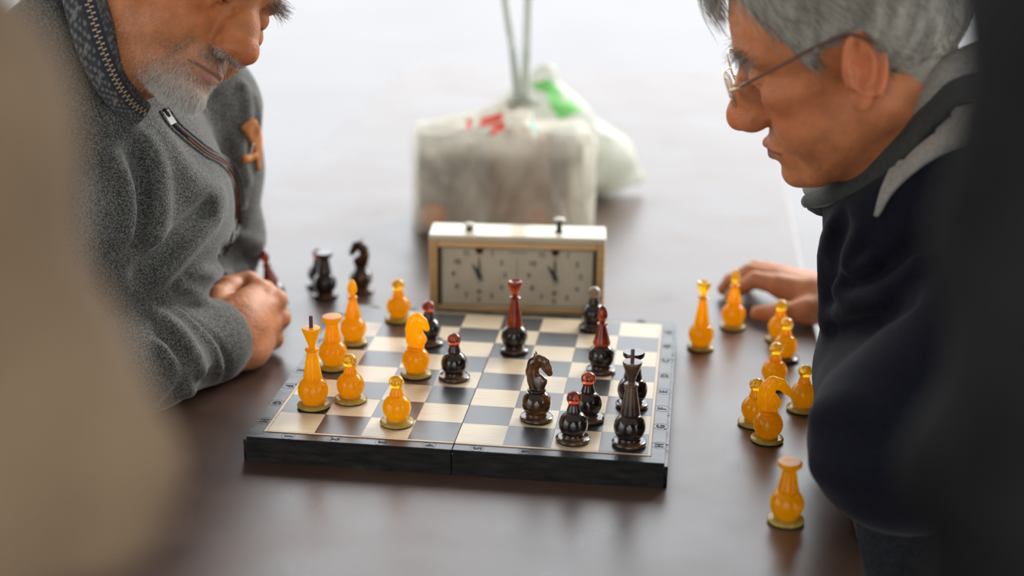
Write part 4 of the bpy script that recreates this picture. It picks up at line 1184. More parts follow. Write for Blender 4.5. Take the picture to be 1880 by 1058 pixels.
# sweater
L_cuff_dir = np.array([0.34, 0.94, 0.02]); L_cuff_dir /= np.linalg.norm(L_cuff_dir)
def L_sw0(p):
    d = ell(p, (-0.415, 0.0, 0.150), (0.125, 0.185, 0.150))
    d = sm(d, ell(p, (-0.370, 0.01, 0.150), (0.090, 0.120, 0.095)), 0.04)
    d = sm(d, rc(p, (-0.47, 0, 0.08), (-0.62, 0, -0.04), 0.145, 0.125), 0.05)
    d = sm(d, rc(p, (-0.62, 0, -0.04), (-0.76, 0, -0.185), 0.135, 0.130), 0.04)
    d = sm(d, rc(p, (-0.43, -0.16, 0.205), (-0.405, 0.17, 0.215), 0.075, 0.075), 0.04)
    d = sm(d, rc(p, (-0.44, 0, 0.25), (-0.43, 0, 0.285), 0.085, 0.070), 0.04)
    fl = rc(p, (-0.44, 0.0, 0.17), (-0.435, -0.030, 0.360), 0.150, 0.118)
    d = sm(d, smx(fl, np.maximum((p[:, 2] - 0.276 + 2.4 * (p[:, 0] + 0.326)) * 0.38, np.maximum(p[:, 2] - 0.40, np.maximum((p[:, 2] + 0.8 * p[:, 1] - 0.375) * 0.78, (p[:, 2] - 0.39 - 0.9 * (p[:, 0] + 0.42)) * 0.74))), 0.03), 0.03)
    # far arm
    fa = chain(p, [(-0.374, 0.205, 0.222), (-0.372, 0.220, 0.150), (-0.374, 0.240, 0.060), (-0.376, 0.230, 0.030)], [0.083, 0.070, 0.064, 0.056], 0.02)
    fb = chain(p, [(-0.372, 0.235, 0.032), (-0.388, 0.04, 0.022)], [0.056, 0.046], 0.02)
    d = sm(d, fa, 0.02); d = sm(d, fb, 0.008)
    # near arm
    na = chain(p, [(-0.435, -0.185, 0.215), (-0.405, -0.215, 0.050)], [0.078, 0.064], 0.02)
    d = sm(d, na, 0.02)
    nb = chain(p, [(-0.400, -0.210, 0.042), (-0.335, -0.085, 0.030), (-0.300, 0.000, 0.016), (-0.2905, 0.026, 0.014)], [0.064, 0.056, 0.044, 0.041], 0.015)
    cut = (p - V(-0.2905, 0.026, 0.014)) @ L_cuff_dir.astype(np.float32)
    nb = smx(nb, cut, 0.004)
    nb = sub(nb, rc(p, (-0.296, 0.008, 0.014), (-0.270, 0.080, 0.016), 0.033, 0.037), 0.002)
    d = sm(d, nb, 0.008)
    # neck opening
    nb0 = (-0.415, -0.022, 0.335); nb1 = (-0.32, -0.01, 0.41)
    d = sub(d, rc(p, tuple(nb0), tuple(nb1), 0.066, 0.07), 0.01)
    # arms rest on the table top
    on = (p[:, 0] > -0.47)
    d = np.where(on, smx(d, -(p[:, 2] + 0.0246), 0.006), d)
    return d
L_spec = [
    ([(222, 215), (262, 262), (286, 310), (290, 380), (280, 430)], 0.010, 0.012),
    ([(205, 290), (232, 340), (240, 390), (236, 430)], 0.008, 0.009),
    ([(250, 250), (264, 300), (264, 380), (255, 440)], -0.008, 0.012),
    ([(380, 385), (340, 425), (290, 475), (262, 500)], -0.011, 0.010),
    ([(390, 400), (350, 445), (300, 500)], 0.006, 0.012),
    ([(300, 260), (350, 330), (400, 370)], 0.004, 0.020),
    ([(425, 250), (437, 300), (443, 380), (425, 440)], 0.003, 0.006),
    ([(340, 520), (390, 490), (425, 445), (440, 400)], -0.004, 0.006),
    # near sleeve
    ([(338, 572), (375, 602), (402, 632), (417, 672), (410, 702)], -0.0035, 0.0035),
    ([(330, 574), (365, 604), (392, 636), (405, 676), (398, 708)], 0.0030, 0.005),
    ([(288, 580), (320, 600), (352, 640), (372, 690)], 0.005, 0.008),
    ([(300, 640), (330, 670), (350, 720)], 0.005, 0.008),
    ([(300, 610), (325, 650), (340, 690)], -0.005, 0.008),
    ([(310, 740), (350, 700), (395, 690)], -0.004, 0.008),
    ([(300, 548), (345, 548), (385, 556)], 0.003, 0.005),
    # far sleeve
    ([(430, 430), (455, 440), (475, 450)], 0.005, 0.007),
    ([(410, 460), (440, 470), (468, 482)], -0.006, 0.007),
    ([(350, 505), (385, 500), (420, 505)], 0.006, 0.007),
    ([(330, 520), (350, 530), (370, 545)], 0.006, 0.006),
    ([(448, 160), (455, 210), (440, 260), (452, 330)], 0.004, 0.008),
    ([(470, 120), (468, 180), (474, 225)], 0.003, 0.008),
]
L_folds = px_folds(L_sw0, [(a, b * 1.95, c) for a, b, c in L_spec])
L_sw = with_folds(L_sw0, L_folds, (0.0022, 5, 55))
L_swo = place(sdf_obj('sweater', L_sw, (-0.94, -0.34, -0.38), (-0.22, 0.36, 0.36), 0.0042, M_fleece, LM, None, 1), LM)
legs_seated(LM, (-0.80, 0.0, -0.222), 1, -0.50, -0.52, 0.12, M_trous)

# zip on the chest, its piping and puller
M_zip = noise_mat('dark_braided_zip', (0.010, 0.010, 0.012), (0.06, 0.045, 0.035), 700, 0.7, bump=0.6, bscale=900, extra=[(0.75, (0.22, 0.08, 0.03))])
M_piping = simple('orange_piping', (0.30, 0.09, 0.025), 0.7)
M_silver = simple('silver_metal', (0.62, 0.60, 0.55), 0.3, 0.9)
M_suede = noise_mat('orange_suede', (0.36, 0.125, 0.03), (0.50, 0.19, 0.05), 60, 0.85, bump=0.2, bscale=500)
zc = [(300, 200), (318, 228), (345, 252), (380, 280), (410, 296), (430, 320), (439, 360), (439, 400), (430, 435), (408, 466)]
zt = px_tube('chest_zip', L_sw, zc, 0.0030, M_zip, LM, off=0.0008); place(zt, LM)
for dx, dy in ((-7, 4), (8, -4)):
    place(px_tube('zip_placket', L_sw, [(x + dx, y + dy) for x, y in zc], 0.0016, M_fleece, LM, off=0.0004), LM)
place(px_tube('orange_piping', L_sw, [(x - 4.2, y + 2.4) for x, y in zc[2:8]], 0.0007, M_piping, LM, off=0.0022), LM)
# puller: a flat slotted tab hanging from the slider
h0 = np.array(hit(L_sw, 305, 203)); h1 = np.array(hit(L_sw, 318, 226))
dz = (h1 - h0) / np.linalg.norm(h1 - h0); nz = -ray(310, 215); sz = np.cross(dz, nz); sz /= np.linalg.norm(sz); nz = np.cross(sz, dz)
bm = bmesh.new()
def pl(u, v, w): return Vector(h0 + dz * u + sz * v + nz * (0.0045 + w))
def slab(bm, pts, t=0.0010):
    f = [bm.verts.new(pl(u, v, t)) for u, v in pts]; b = [bm.verts.new(pl(u, v, 0)) for u, v in pts]; n = len(pts)
    bm.faces.new(f); bm.faces.new(list(reversed(b)))
    for i in range(n): bm.faces.new((f[i], b[i], b[(i + 1) % n], f[(i + 1) % n]))
slab(bm, [(0, -0.0030), (0.0016, -0.0030), (0.0016, 0.0030), (0, 0.0030)]); slab(bm, [(0.0016, -0.0030), (0.007, -0.0028), (0.007, -0.0015), (0.0016, -0.0015)])
slab(bm, [(0.0016, 0.0015), (0.007, 0.0015), (0.007, 0.0028), (0.0016, 0.0030)]); slab(bm, [(0.007, -0.0030), (0.0150, -0.0036), (0.0150, 0.0036), (0.007, 0.0030)])
place(obj('zip_puller', bm, M_silver, LM), LM)
# suede patch and pen loop on the far sleeve
place(px_strip('suede_patch', L_sw, [(441, 233), (452, 250), (461, 268), (467, 288), (471, 312)], [(461, 217), (470, 222), (476, 240), (478, 270), (475, 313)], M_suede, LM, off=0.0012, m=6), LM)
place(px_strip('suede_loop', L_sw, [(443, 287), (455, 284), (468, 279)], [(444, 300), (456, 297), (470, 290)], M_suede, LM, off=0.002, m=3), LM)
place(px_tube('pen_clip', L_sw, [(456, 282), (461, 262)], 0.0012, M_silver, LM, off=0.003), LM)

# standing collar, open at the front, patterned inside
def collar_col(S, U):
    rs = np.random.RandomState(4); n = len(U); g = rs.rand(n)
    c = np.zeros((n, 3), np.float32)
    L = int(n / 30)
    row = (np.arange(n) // 30); colm = np.arange(n) % 30
    dark = V(0.025, 0.027, 0.032); lt = V(0.17, 0.165, 0.145); navy = V(0.018, 0.022, 0.034)
    pat = (((row // 2 + colm // 2) % 3) == 0) | (((row // 5) % 3 == 0) & (np.abs(colm - 21 - (row % 5)) < 2))
    c[:] = dark
    a = (U < 0.26); c[a] = np.where((g[a] < 0.35)[:, None], lt * 0.8, dark * 1.3)
    a = (U >= 0.26) & (U < 0.60); c[a] = navy
    a = (U >= 0.60); c[a] = np.where((pat[a] & (g[a] < 0.8))[:, None], lt * (0.6 + 0.6 * g[a][:, None]), dark * (0.6 + g[a][:, None]))
    return c
M_collar = col_mat('patterned_collar', 0.85, 0.2, 500, 0.5)
place(band('collar', c_top, c_bot, 0.006, M_collar, LM, n=18, m=30, bulge=0.003, colfn=collar_col, cen=(-0.42, 0.0, 0.35)), LM)
T_ = np.array(spline(c_top, 40)); B_ = np.array(spline(c_bot, 40)); Z_ = T_ * 0.56 + B_ * 0.44
cen = np.array((-0.42, 0.0, 0.35)); bm = bmesh.new(); acc = 0.0; k = 0
for i in range(100, len(Z_) - 3):
    acc += np.linalg.norm(Z_[i + 1] - Z_[i])
    if acc > 0.0021:
        acc = 0; k += 1
        o_ = Z_[i] - cen; o_[2] *= 0.2; o_ /= np.linalg.norm(o_)
        t_ = Z_[i + 1] - Z_[i]; t_ /= np.linalg.norm(t_); w_ = B_[i] - T_[i]; w_ /= np.linalg.norm(w_)
        c_ = Z_[i] + o_ * 0.0062 + w_ * (0.0016 if k % 2 else -0.0016)
        M_ = Matrix((( *t_, 0), ( *w_, 0), ( *o_, 0), (0, 0, 0, 1))).transposed()
        box_bm(bm, c_, (0.0015, 0.0042, 0.0016), rot=M_)
tz = place(obj('collar_zip_teeth', bm, simple('tan_zip_teeth', (0.42, 0.30, 0.17), 0.45), LM), LM); tag(tz, kind='stuff')
place(band('collar_facing', [tuple(Z_[i] + 0.0) for i in range(100, len(Z_), 20)], [tuple(Z_[i] * 0.8 + B_[i] * 0.2) for i in range(100, len(Z_), 20)], 0.0075, simple('navy_tape', (0.018, 0.020, 0.028), 0.8), LM, n=4, m=5, cen=cen), LM)

# beard, brows, hair
def hq(l): q = l.copy(); q[:, 1] = np.abs(q[:, 1]); return q
def beard_prob(l, nl):
    q = hq(l)
    f = gauss(q, (0.082, 0.010, -0.112), (0.030, 0.030, 0.022))[:, 0] * 1.6
    f += gauss(q, (0.102, 0.012, -0.062), (0.014, 0.024, 0.0095))[:, 0] * 2.4
    f += gauss(q, (0.080, 0.030, -0.088), (0.018, 0.014, 0.022))[:, 0] * 0.9
    f += gauss(q, (0.040, 0.052, -0.075), (0.045, 0.02, 0.035))[:, 0] * 0.22
    lip = gauss(l, (0.103, 0, -0.080), (0.02, 0.024, 0.0085))[:, 0]
    f = f * (1 - np.clip(lip * 1.6, 0, 1)); f[(l[:, 2] > -0.052) & (l[:, 0] > 0.08)] = 0
    return np.clip(f, 0, 1)
def beard_len(l):
    q = hq(l); g = gauss(q, (0.082, 0.010, -0.115), (0.030, 0.032, 0.020))[:, 0]; mu = gauss(q, (0.102, 0.012, -0.062), (0.014, 0.022, 0.0085))[:, 0]
    return 0.0028 + 0.0075 * g + 0.0060 * mu
def beard_dir(l, nl):
    d = np.zeros_like(l); d[:, 2] = -1; d[:, 1] = l[:, 1] * 8; d[:, 0] = 0.15; return d
Lpath, ix, ll, rs = grow('beard', L_bodyo, L_loc, LR, 15000, 3, beard_prob, beard_len, beard_dir, None, 0, None, LM, m=4, lift=0.45, center=(0, 0, -0.03), over=60)
whi = np.clip(gauss(hq(ll), (0.085, 0.005, -0.112), (0.03, 0.03, 0.022))[:, 0] + 0.45, 0, 1); r_ = rs.rand(len(ll))
bc = np.where((r_ < whi * 0.95)[:, None], V(0.80, 0.76, 0.70), V(0.34, 0.22, 0.14)) * rs.uniform(0.75, 1.1, (len(ll), 1))
bo = strands('beard', None, Lpath + LT, 0.00017 * np.ones(len(ll)), M_hair, LM, bc.astype(np.float32)); place(bo, LM); tag(bo, kind='stuff')
def brow_prob(l, nl):
    q = hq(l); return np.clip(gauss(q, (0.088, 0.028, 0.021), (0.016, 0.020, 0.0055))[:, 0] * 1.5, 0, 1) * (q[:, 1] > 0.008)
Bp, ix, ll, rs = grow('brows', L_bodyo, L_loc, LR, 700, 9, brow_prob, lambda l: np.full(len(l), 0.013), lambda l, nl: np.stack([0.5 * np.ones(len(l)), np.sign(l[:, 1]) * 0.8, -0.10 * np.ones(len(l))], -1), None, 0, None, LM, lift=0.6, over=500)
bw = place(strands('eyebrows', None, Bp + LT, 0.00025 * np.ones(len(ll)), M_hair, LM, (V(0.16, 0.10, 0.07) * rs.uniform(0.6, 2.2, (len(ll), 1))).astype(np.float32)), LM); tag(bw, kind='stuff')
def short_hair(body, loc, R, T, root, seed, n, ln, colr, rad=0.0004):
    Hp, ix, ll, rs = grow('hair', body, loc, R, n, seed, scalp_prob, lambda l: np.full(len(l), ln), lambda l, nl: np.stack([-0.7 - 0 * l[:, 0], l[:, 1] * 4, -0.55 + 0 * l[:, 0]], -1), None, 0, None, root, lift=0.12, center=(0, 0, 0.02), over=10, tang=True)
    cc = np.where((rs.rand(len(ll)) < 0.6)[:, None], V(*colr[0]), V(*colr[1])) * rs.uniform(0.75, 1.15, (len(ll), 1))
    o = place(strands('hair', None, Hp + T, rad * np.ones(len(ll)), M_hair, root, cc.astype(np.float32)), root); tag(o, kind='stuff'); return o
short_hair(L_bodyo, L_loc, LR, LT, LM, 21, 9000, 0.022, ((0.34, 0.32, 0.29), (0.12, 0.09, 0.07)))
# ------------------------------------------------------------ grey-haired man with glasses (right, seated)
RM = person((0.70, 0.0), 'grey-haired man in metal glasses and a navy jacket with a grey collar')
RR, RT = rotm(3.0235, 0.3866, -0.1583), V(0.3389, -0.0974, 0.3798)
def R_loc(p): return ((p - RT) @ RR).astype(np.float32)
def R_w(l): return (np.asarray(l) @ RR.T + RT)
def R_hand(p):
    p = p - V(0.008, -0.030, 0.0)
    d_ = None
    W0 = (0.385, 0.330, 0.002)
    d = None
    F = [[(0.312, 0.352, 0.010), (0.284, 0.362, 0.012), (0.264, 0.368, -0.003), (0.255, 0.370, -0.014)],
         [(0.310, 0.374, 0.012), (0.278, 0.388, 0.014), (0.256, 0.396, -0.001), (0.247, 0.399, -0.014)],
         [(0.314, 0.396, 0.009), (0.286, 0.412, 0.011), (0.266, 0.421, -0.003), (0.258, 0.424, -0.014)],
         [(0.324, 0.414, 0.004), (0.302, 0.430, 0.005), (0.286, 0.438, -0.006), (0.279, 0.441, -0.015)]]
    for i, f in enumerate(F):
        a = (0.375, 0.335 + 0.012 * i, 0.002)
        e = chain(p, [a, f[0]], [0.019, 0.0135 - 0.0008 * i], 0.004)
        e = sm(e, chain(p, f, [0.0125, 0.0105, 0.0092, 0.0078], 0.003), 0.004)
        d = e if d is None else sm(d, e, 0.006)
    d = sm(d, ell(p, (0.345, 0.370, 0.000), (0.040, 0.040, 0.017)), 0.010)
    th = chain(p, [(0.378, 0.322, -0.004), (0.346, 0.310, -0.008), (0.315, 0.305, -0.011), (0.288, 0.312, -0.0145)], [0.020, 0.0165, 0.0125, 0.0095], 0.008)
    d = sm(d, th, 0.012)
    return smx(d, -(p[:, 2] + 0.0243), 0.004)
def R_body(p):
    d = in_ball(p, tuple(RT), 0.27, lambda x: head_sdf(R_loc(x), {'cheek': 0.002, 'lid': -0.006}))
    nb = tuple(R_w((-0.06, 0, -0.20)))
    core = chain(p, [nb, (0.50, -0.03, 0.10), (0.62, 0, -0.06), (0.74, 0, -0.19)], [0.055, 0.07, 0.06, 0.06], 0.03)
    core = sm(core, chain(p, [nb, (0.50, 0.18, 0.18), (0.49, 0.28, 0.03), (0.408, 0.30, 0.004), (0.368, 0.315, 0.0)], [0.05, 0.035, 0.030, 0.026, 0.024], 0.02), 0.03)
    core = sm(core, chain(p, [nb, (0.50, -0.22, 0.18), (0.41, -0.23, 0.045), (0.45, -0.04, 0.010), (0.48, 0.03, 0.0)], [0.05, 0.035, 0.030, 0.024, 0.022], 0.02), 0.03)
    d = sm(d, core, 0.02)
    return sm(d, in_ball(p, (0.328, 0.33, 0.0), 0.15, R_hand), 0.012)
def R_col(p):
    l = R_loc(p); c = skin_col(l, (0.56, 0.20, 0.080), {})
    far = (np.sqrt((l ** 2).sum(1)) > 0.26)[:, None]
    sc = ((scalp_prob(l, l) > 0.5) & (np.abs(l[:, 1]) < 0.075))[:, None]
    c = np.where(sc, V(0.30, 0.27, 0.22), c)
    return np.where(far, V(0.54, 0.22, 0.105), c)
R_bodyo = place(sdf_obj('body', R_body, (0.16, -0.32, -0.30), (0.84, 0.48, 0.53), 0.0021, M_skin, RM, R_col, 1), RM)

M_navy = noise_mat('navy_fleece', (0.0020, 0.0023, 0.006), (0.0045, 0.005, 0.012), 260, 0.9, bump=0.3, bscale=400, sheen=0.06, spec=0.2, bdist=0.001)
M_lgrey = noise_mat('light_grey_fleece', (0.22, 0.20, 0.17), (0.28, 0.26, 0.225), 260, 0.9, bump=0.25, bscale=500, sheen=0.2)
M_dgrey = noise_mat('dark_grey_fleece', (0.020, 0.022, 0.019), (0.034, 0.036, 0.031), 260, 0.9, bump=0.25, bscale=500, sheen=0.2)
ct = [aty(1484, 332, -0.020), aty(1520, 300, -0.060), aty(1565, 262, -0.092), aty(1620, 210, -0.115), aty(1680, 150, -0.135), aty(1745, 95, -0.135), (0.495, -0.095, 0.395), (0.515, -0.02, 0.38), (0.48, 0.05, 0.335), (0.415, 0.07, 0.28), (0.34, 0.03, 0.222)]
cb = [aty(1492, 366, -0.030), aty(1535, 352, -0.075), aty(1590, 318, -0.112), aty(1650, 262, -0.138), aty(1710, 200, -0.153), aty(1780, 150, -0.150), (0.53, -0.105, 0.350), (0.55, -0.02, 0.335), (0.51, 0.08, 0.29), (0.43, 0.10, 0.24), (0.345, 0.05, 0.195)]
c2 = [aty(1490, 384, -0.034), aty(1530, 376, -0.085), aty(1600, 352, -0.125), aty(1672, 290, -0.158), aty(1730, 225, -0.170), aty(1800, 180, -0.165), (0.56, -0.115, 0.315), (0.58, -0.02, 0.30), (0.54, 0.10, 0.255), (0.44, 0.12, 0.21), (0.35, 0.06, 0.175)]
_c = np.array(c2); R_pl = np.linalg.lstsq(np.c_[_c[:, :2], np.ones(len(_c))], _c[:, 2], rcond=None)[0].astype(np.float32)
def R_ja0(p):
    d = ell(p, (0.500, -0.04, 0.080), (0.150, 0.190, 0.170))
    d = sm(d, ell(p, (0.475, -0.03, 0.170), (0.105, 0.15, 0.075)), 0.04)
    d = sm(d, rc(p, (0.55, 0, 0.02), (0.66, 0, -0.06), 0.140, 0.130), 0.05)
    d = sm(d, rc(p, (0.66, 0, -0.06), (0.77, 0, -0.18), 0.130, 0.132), 0.04)
    d = sm(d, rc(p, (0.525, -0.20, 0.205), (0.50, 0.15, 0.195), 0.078, 0.078), 0.04)
    fl = rc(p, (0.505, -0.06, 0.10), (0.445, -0.070, 0.310), 0.165, 0.125)
    d = sm(d, smx(fl, np.maximum((p[:, 2] - 0.206 - 1.15 * (p[:, 0] - 0.323)) * 0.65, p[:, 2] - 0.335), 0.012), 0.03)
    # far arm, sleeve open at the wrist
    fa = chain(p, [(0.49, 0.19, 0.195), (0.500, 0.275, 0.045)], [0.078, 0.060], 0.02)
    fb = chain(p, [(0.500, 0.275, 0.042), (0.393, 0.306, 0.004)], [0.058, 0.036], 0.02)
    cd = np.array([-0.94, 0.30, -0.1], np.float32); cd /= np.linalg.norm(cd)
    fb = smx(fb, (p - V(0.396, 0.304, 0.004)) @ cd, 0.004)
    fb = sub(fb, rc(p, (0.408, 0.300, 0.004), (0.368, 0.315, 0.0), 0.029, 0.031), 0.002)
    d = sm(d, fa, 0.02); d = sm(d, fb, 0.01)
    # near arm: elbow on the table, forearm drawn back along its edge
    na = chain(p, [(0.515, -0.205, 0.185), (0.400, -0.235, 0.055)], [0.085, 0.080], 0.02)
    nb = chain(p, [(0.402, -0.232, 0.050), (0.402, -0.080, 0.055), (0.435, 0.000, 0.030)], [0.078, 0.066, 0.050], 0.02)
    d = sm(d, na, 0.03); d = sm(d, nb, 0.015)
    nb0 = R_w((-0.045, 0, -0.14)); nb1 = R_w((0.0, 0, -0.02))
    d = sub(d, rc(p, tuple(nb0), tuple(nb1), 0.060, 0.068), 0.01)
    on = (p[:, 0] < 0.375)
    return np.where(p[:, 0] < 0.40, smx(d, -(p[:, 2] + 0.0246), 0.006), d)
R_spec = [
    ([(1528, 420), (1512, 470), (1506, 530), (1515, 570)], 0.007, 0.008),
    ([(1545, 410), (1530, 470), (1525, 540)], -0.006, 0.010),
    ([(1580, 430), (1560, 470), (1560, 500), (1600, 480)], 0.008, 0.008),
    ([(1545, 535), (1570, 550), (1620, 530), (1680, 480)], 0.010, 0.010),
    ([(1515, 590), (1560, 575), (1620, 555)], 0.006, 0.010),
    ([(1560, 520), (1620, 510), (1680, 460)], -0.008, 0.012),
    ([(1530, 600), (1600, 590), (1660, 560)], -0.006, 0.012),
    ([(1500, 760), (1550, 740), (1620, 760)], 0.004, 0.016),
    ([(1500, 860), (1560, 880), (1620, 860)], 0.004, 0.016),
]
R_ja = with_folds(R_ja0, px_folds(R_ja0, [(a, b * 1.7, c) for a, b, c in R_spec]), (0.0025, 15, 45))
R_jao = place(sdf_obj('jacket', R_ja, (0.24, -0.36, -0.36), (0.96, 0.42, 0.32), 0.0048, M_navy, RM, None, 1), RM)
place(px_strip('shoulder_stripe', R_ja, [(1607, 395), (1622, 345), (1655, 282), (1700, 235), (1760, 200), (1830, 190)], [(1614, 398), (1640, 355), (1678, 318), (1715, 292), (1760, 270), (1830, 255)], M_lgrey, RM, n=6, m=6, off=0.001), RM)
# collar round the neck: light grey inside edge over a darker stand
rcn = (0.43, -0.02, 0.27)
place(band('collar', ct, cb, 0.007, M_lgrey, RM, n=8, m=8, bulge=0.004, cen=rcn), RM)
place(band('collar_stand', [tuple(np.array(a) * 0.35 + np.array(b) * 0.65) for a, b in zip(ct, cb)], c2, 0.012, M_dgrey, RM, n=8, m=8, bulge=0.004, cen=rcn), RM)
bm = bmesh.new(); P0 = np.array(aty(1486, 380, -0.036)); P1 = np.array(aty(1518, 392, -0.05)); tube_bm(bm, [P0, P0 * 0.5 + P1 * 0.5, P1], [0.0035, 0.005, 0.004], 8); place(obj('collar_zip_end', bm, M_dgrey, RM, True), RM)

# hair: a mass hugging the skull, with strands over it
M_haircap = noise_mat('grey_hair_mass', (0.16, 0.145, 0.12), (0.40, 0.37, 0.31), 90, 0.6, stretch=(1, 1, 0.25), bump=0.8, bscale=220, bdist=0.002)
def R_hairf(p):
    l = R_loc(p)
    sk = ell(l, (-0.012, 0, 0.034), (0.107, 0.084, 0.096)) - 0.002 * wave(l * V(1, 1, 0.4), 31, 120)
    sk = sm(sk, ell(l, (0.045, 0, 0.070), (0.052, 0.060, 0.030)), 0.015)
    q = np.abs(l[:, 1])
    lim = np.interp(l[:, 0], [-0.13, -0.06, -0.028, -0.018, 0.020, 0.032, 0.060, 0.08, 0.12], [-0.075, -0.062, -0.030, 0.020, 0.020, -0.004, 0.050, 0.082, 0.088]).astype(np.float32)
    return smx(sk, (lim - l[:, 2]) * 0.6 + 0.003 * wave(l, 33, 300), 0.006)
Rh = place(sdf_obj('hair_mass', R_hairf, (0.16, -0.26, 0.22), (0.54, 0.06, 0.53), 0.0032, M_haircap, RM, None, 1), RM)
Hp, ix, ll, rs = grow('hair', Rh, R_loc, RR, 11000, 41, lambda l, nl: np.ones(len(l)), lambda l: 0.014 + 0.018 * (l[:, 2] > 0.05), lambda l, nl: np.stack([-0.55 + 0 * l[:, 0], l[:, 1] * 3, -0.75 + 0 * l[:, 0]], -1), None, 0, None, RM, lift=0.10, center=(0, 0, 0.02), over=2, tang=True)
hc = np.where((rs.rand(len(ll)) < 0.55)[:, None], V(0.60, 0.55, 0.45), V(0.28, 0.24, 0.18)) * rs.uniform(0.7, 1.15, (len(ll), 1))
o = place(strands('hair', None, Hp + RT, 0.00035 * np.ones(len(ll)), M_hair, RM, hc.astype(np.float32)), RM); tag(o, kind='stuff')
# forelock hanging over the brow
rs = np.random.RandomState(5); n = 420
r0 = np.stack([0.088 + 0.012 * rs.rand(n), rs.uniform(-0.045, 0.02, n), 0.088 + 0.01 * rs.rand(n)], -1)
t = np.linspace(0, 1, 7)[None, :, None]; Ln = rs.uniform(0.020, 0.045, (n, 1, 1)); dr = np.stack([0.30 + 0.2 * rs.rand(n), rs.normal(0, 0.12, n), -0.45 - 0.4 * rs.rand(n)], -1)[:, None]
pth = r0[:, None] + Ln * (dr * t + np.array([0.45, 0, 0.25]) * (t - t * t) * 1.2 + np.array([-0.2, 0, -0.5]) * t * t)
o = place(strands('forelock', None, pth @ RR.T + RT, 0.0004 * np.ones(n), M_hair, RM, (V(0.50, 0.48, 0.43) * rs.uniform(0.6, 1.2, (n, 1))).astype(np.float32)), RM); tag(o, kind='stuff')
Bp, ix, ll, rs = grow('brows', R_bodyo, R_loc, RR, 600, 19, brow_prob, lambda l: np.full(len(l), 0.011), lambda l, nl: np.stack([0.6 * np.ones(len(l)), np.sign(l[:, 1]) * 0.7, -0.3 * np.ones(len(l))], -1), None, 0, None, RM, lift=0.6, over=500)
bw = place(strands('eyebrows', None, Bp + RT, 0.00025 * np.ones(len(ll)), M_hair, RM, (V(0.34, 0.28, 0.22) * rs.uniform(0.6, 1.3, (len(ll), 1))).astype(np.float32)), RM); tag(bw, kind='stuff')

# glasses
M_gold = simple('pale_gold_metal', (0.75, 0.52, 0.30), 0.28, 0.9)
M_temple = simple('brown_temple_arm', (0.11, 0.05, 0.03), 0.35, coat=0.4)
M_glass = simple('lens_glass', (0.95, 0.97, 0.98), 0.02, Transmission_Weight=1.0, IOR=1.45)
gp = []
for s in (-1, 1):
    ring = []
    for k in range(33):
        a = 2 * math.pi * k / 32
        ring.append(R_w((0.1105 - 0.10 * abs(math.cos(a) * 0.023) * (1 if s * math.cos(a) > 0 else 0.2), s * 0.034 + 0.023 * math.cos(a), -0.004 + 0.0165 * math.sin(a))))
    gp.append(ring)
bm = bmesh.new()
for ring in gp: tube_bm(bm, ring, 0.0008, 6)
tube_bm(bm, [R_w(q) for q in spline([(0.110, -0.012, 0.002), (0.113, 0, 0.005), (0.110, 0.012, 0.002)], 4)], 0.0009, 6)
for s in (-1, 1):
    tube_bm(bm, [R_w(q) for q in ((0.1075, s * 0.056, 0.002), (0.104, s * 0.064, 0.004), (0.094, s * 0.068, 0.006))], 0.0015, 6)
    tube_bm(bm, [R_w(q) for q in ((0.110, s * 0.014, -0.006), (0.106, s * 0.011, -0.010), (0.104, s * 0.010, -0.013))], 0.0007, 5)
gf = place(obj('glasses_frame', bm, M_gold, RM, True), RM)
for s, ring in zip((-1, 1), gp):
    c = np.mean(ring[:-1], 0); bm = bmesh.new(); nrm = RR @ np.array([1, 0, 0])
    a = [bm.verts.new(Vector(q + nrm * 0.0006)) for q in ring[:-1]]; b = [bm.verts.new(Vector(q - nrm * 0.0006)) for q in ring[:-1]]
    bm.faces.new(a); bm.faces.new(list(reversed(b)))
    for i in range(32): bm.faces.new((a[i], b[i], b[(i + 1) % 32], a[(i + 1) % 32]))
    bmesh.ops.recalc_face_normals(bm, faces=bm.faces[:])
    obj('lens', bm, M_glass, gf)
for s in (-1, 1):
    bm = bmesh.new(); tube_bm(bm, [R_w(q) for q in spline([(0.096, s * 0.0675, 0.006), (0.06, s * 0.072, 0.013), (0.018, s * 0.0785, 0.022), (-0.006, s * 0.0850, 0.024), (-0.026, s * 0.084, 0.008)], 5)], 0.0014, 8); place(obj('temple_arm', bm, M_temple, RM, True), RM)
legs_seated(RM, (0.78, 0.0, -0.222), -1, 0.47, 0.50, 0.12, M_trous)
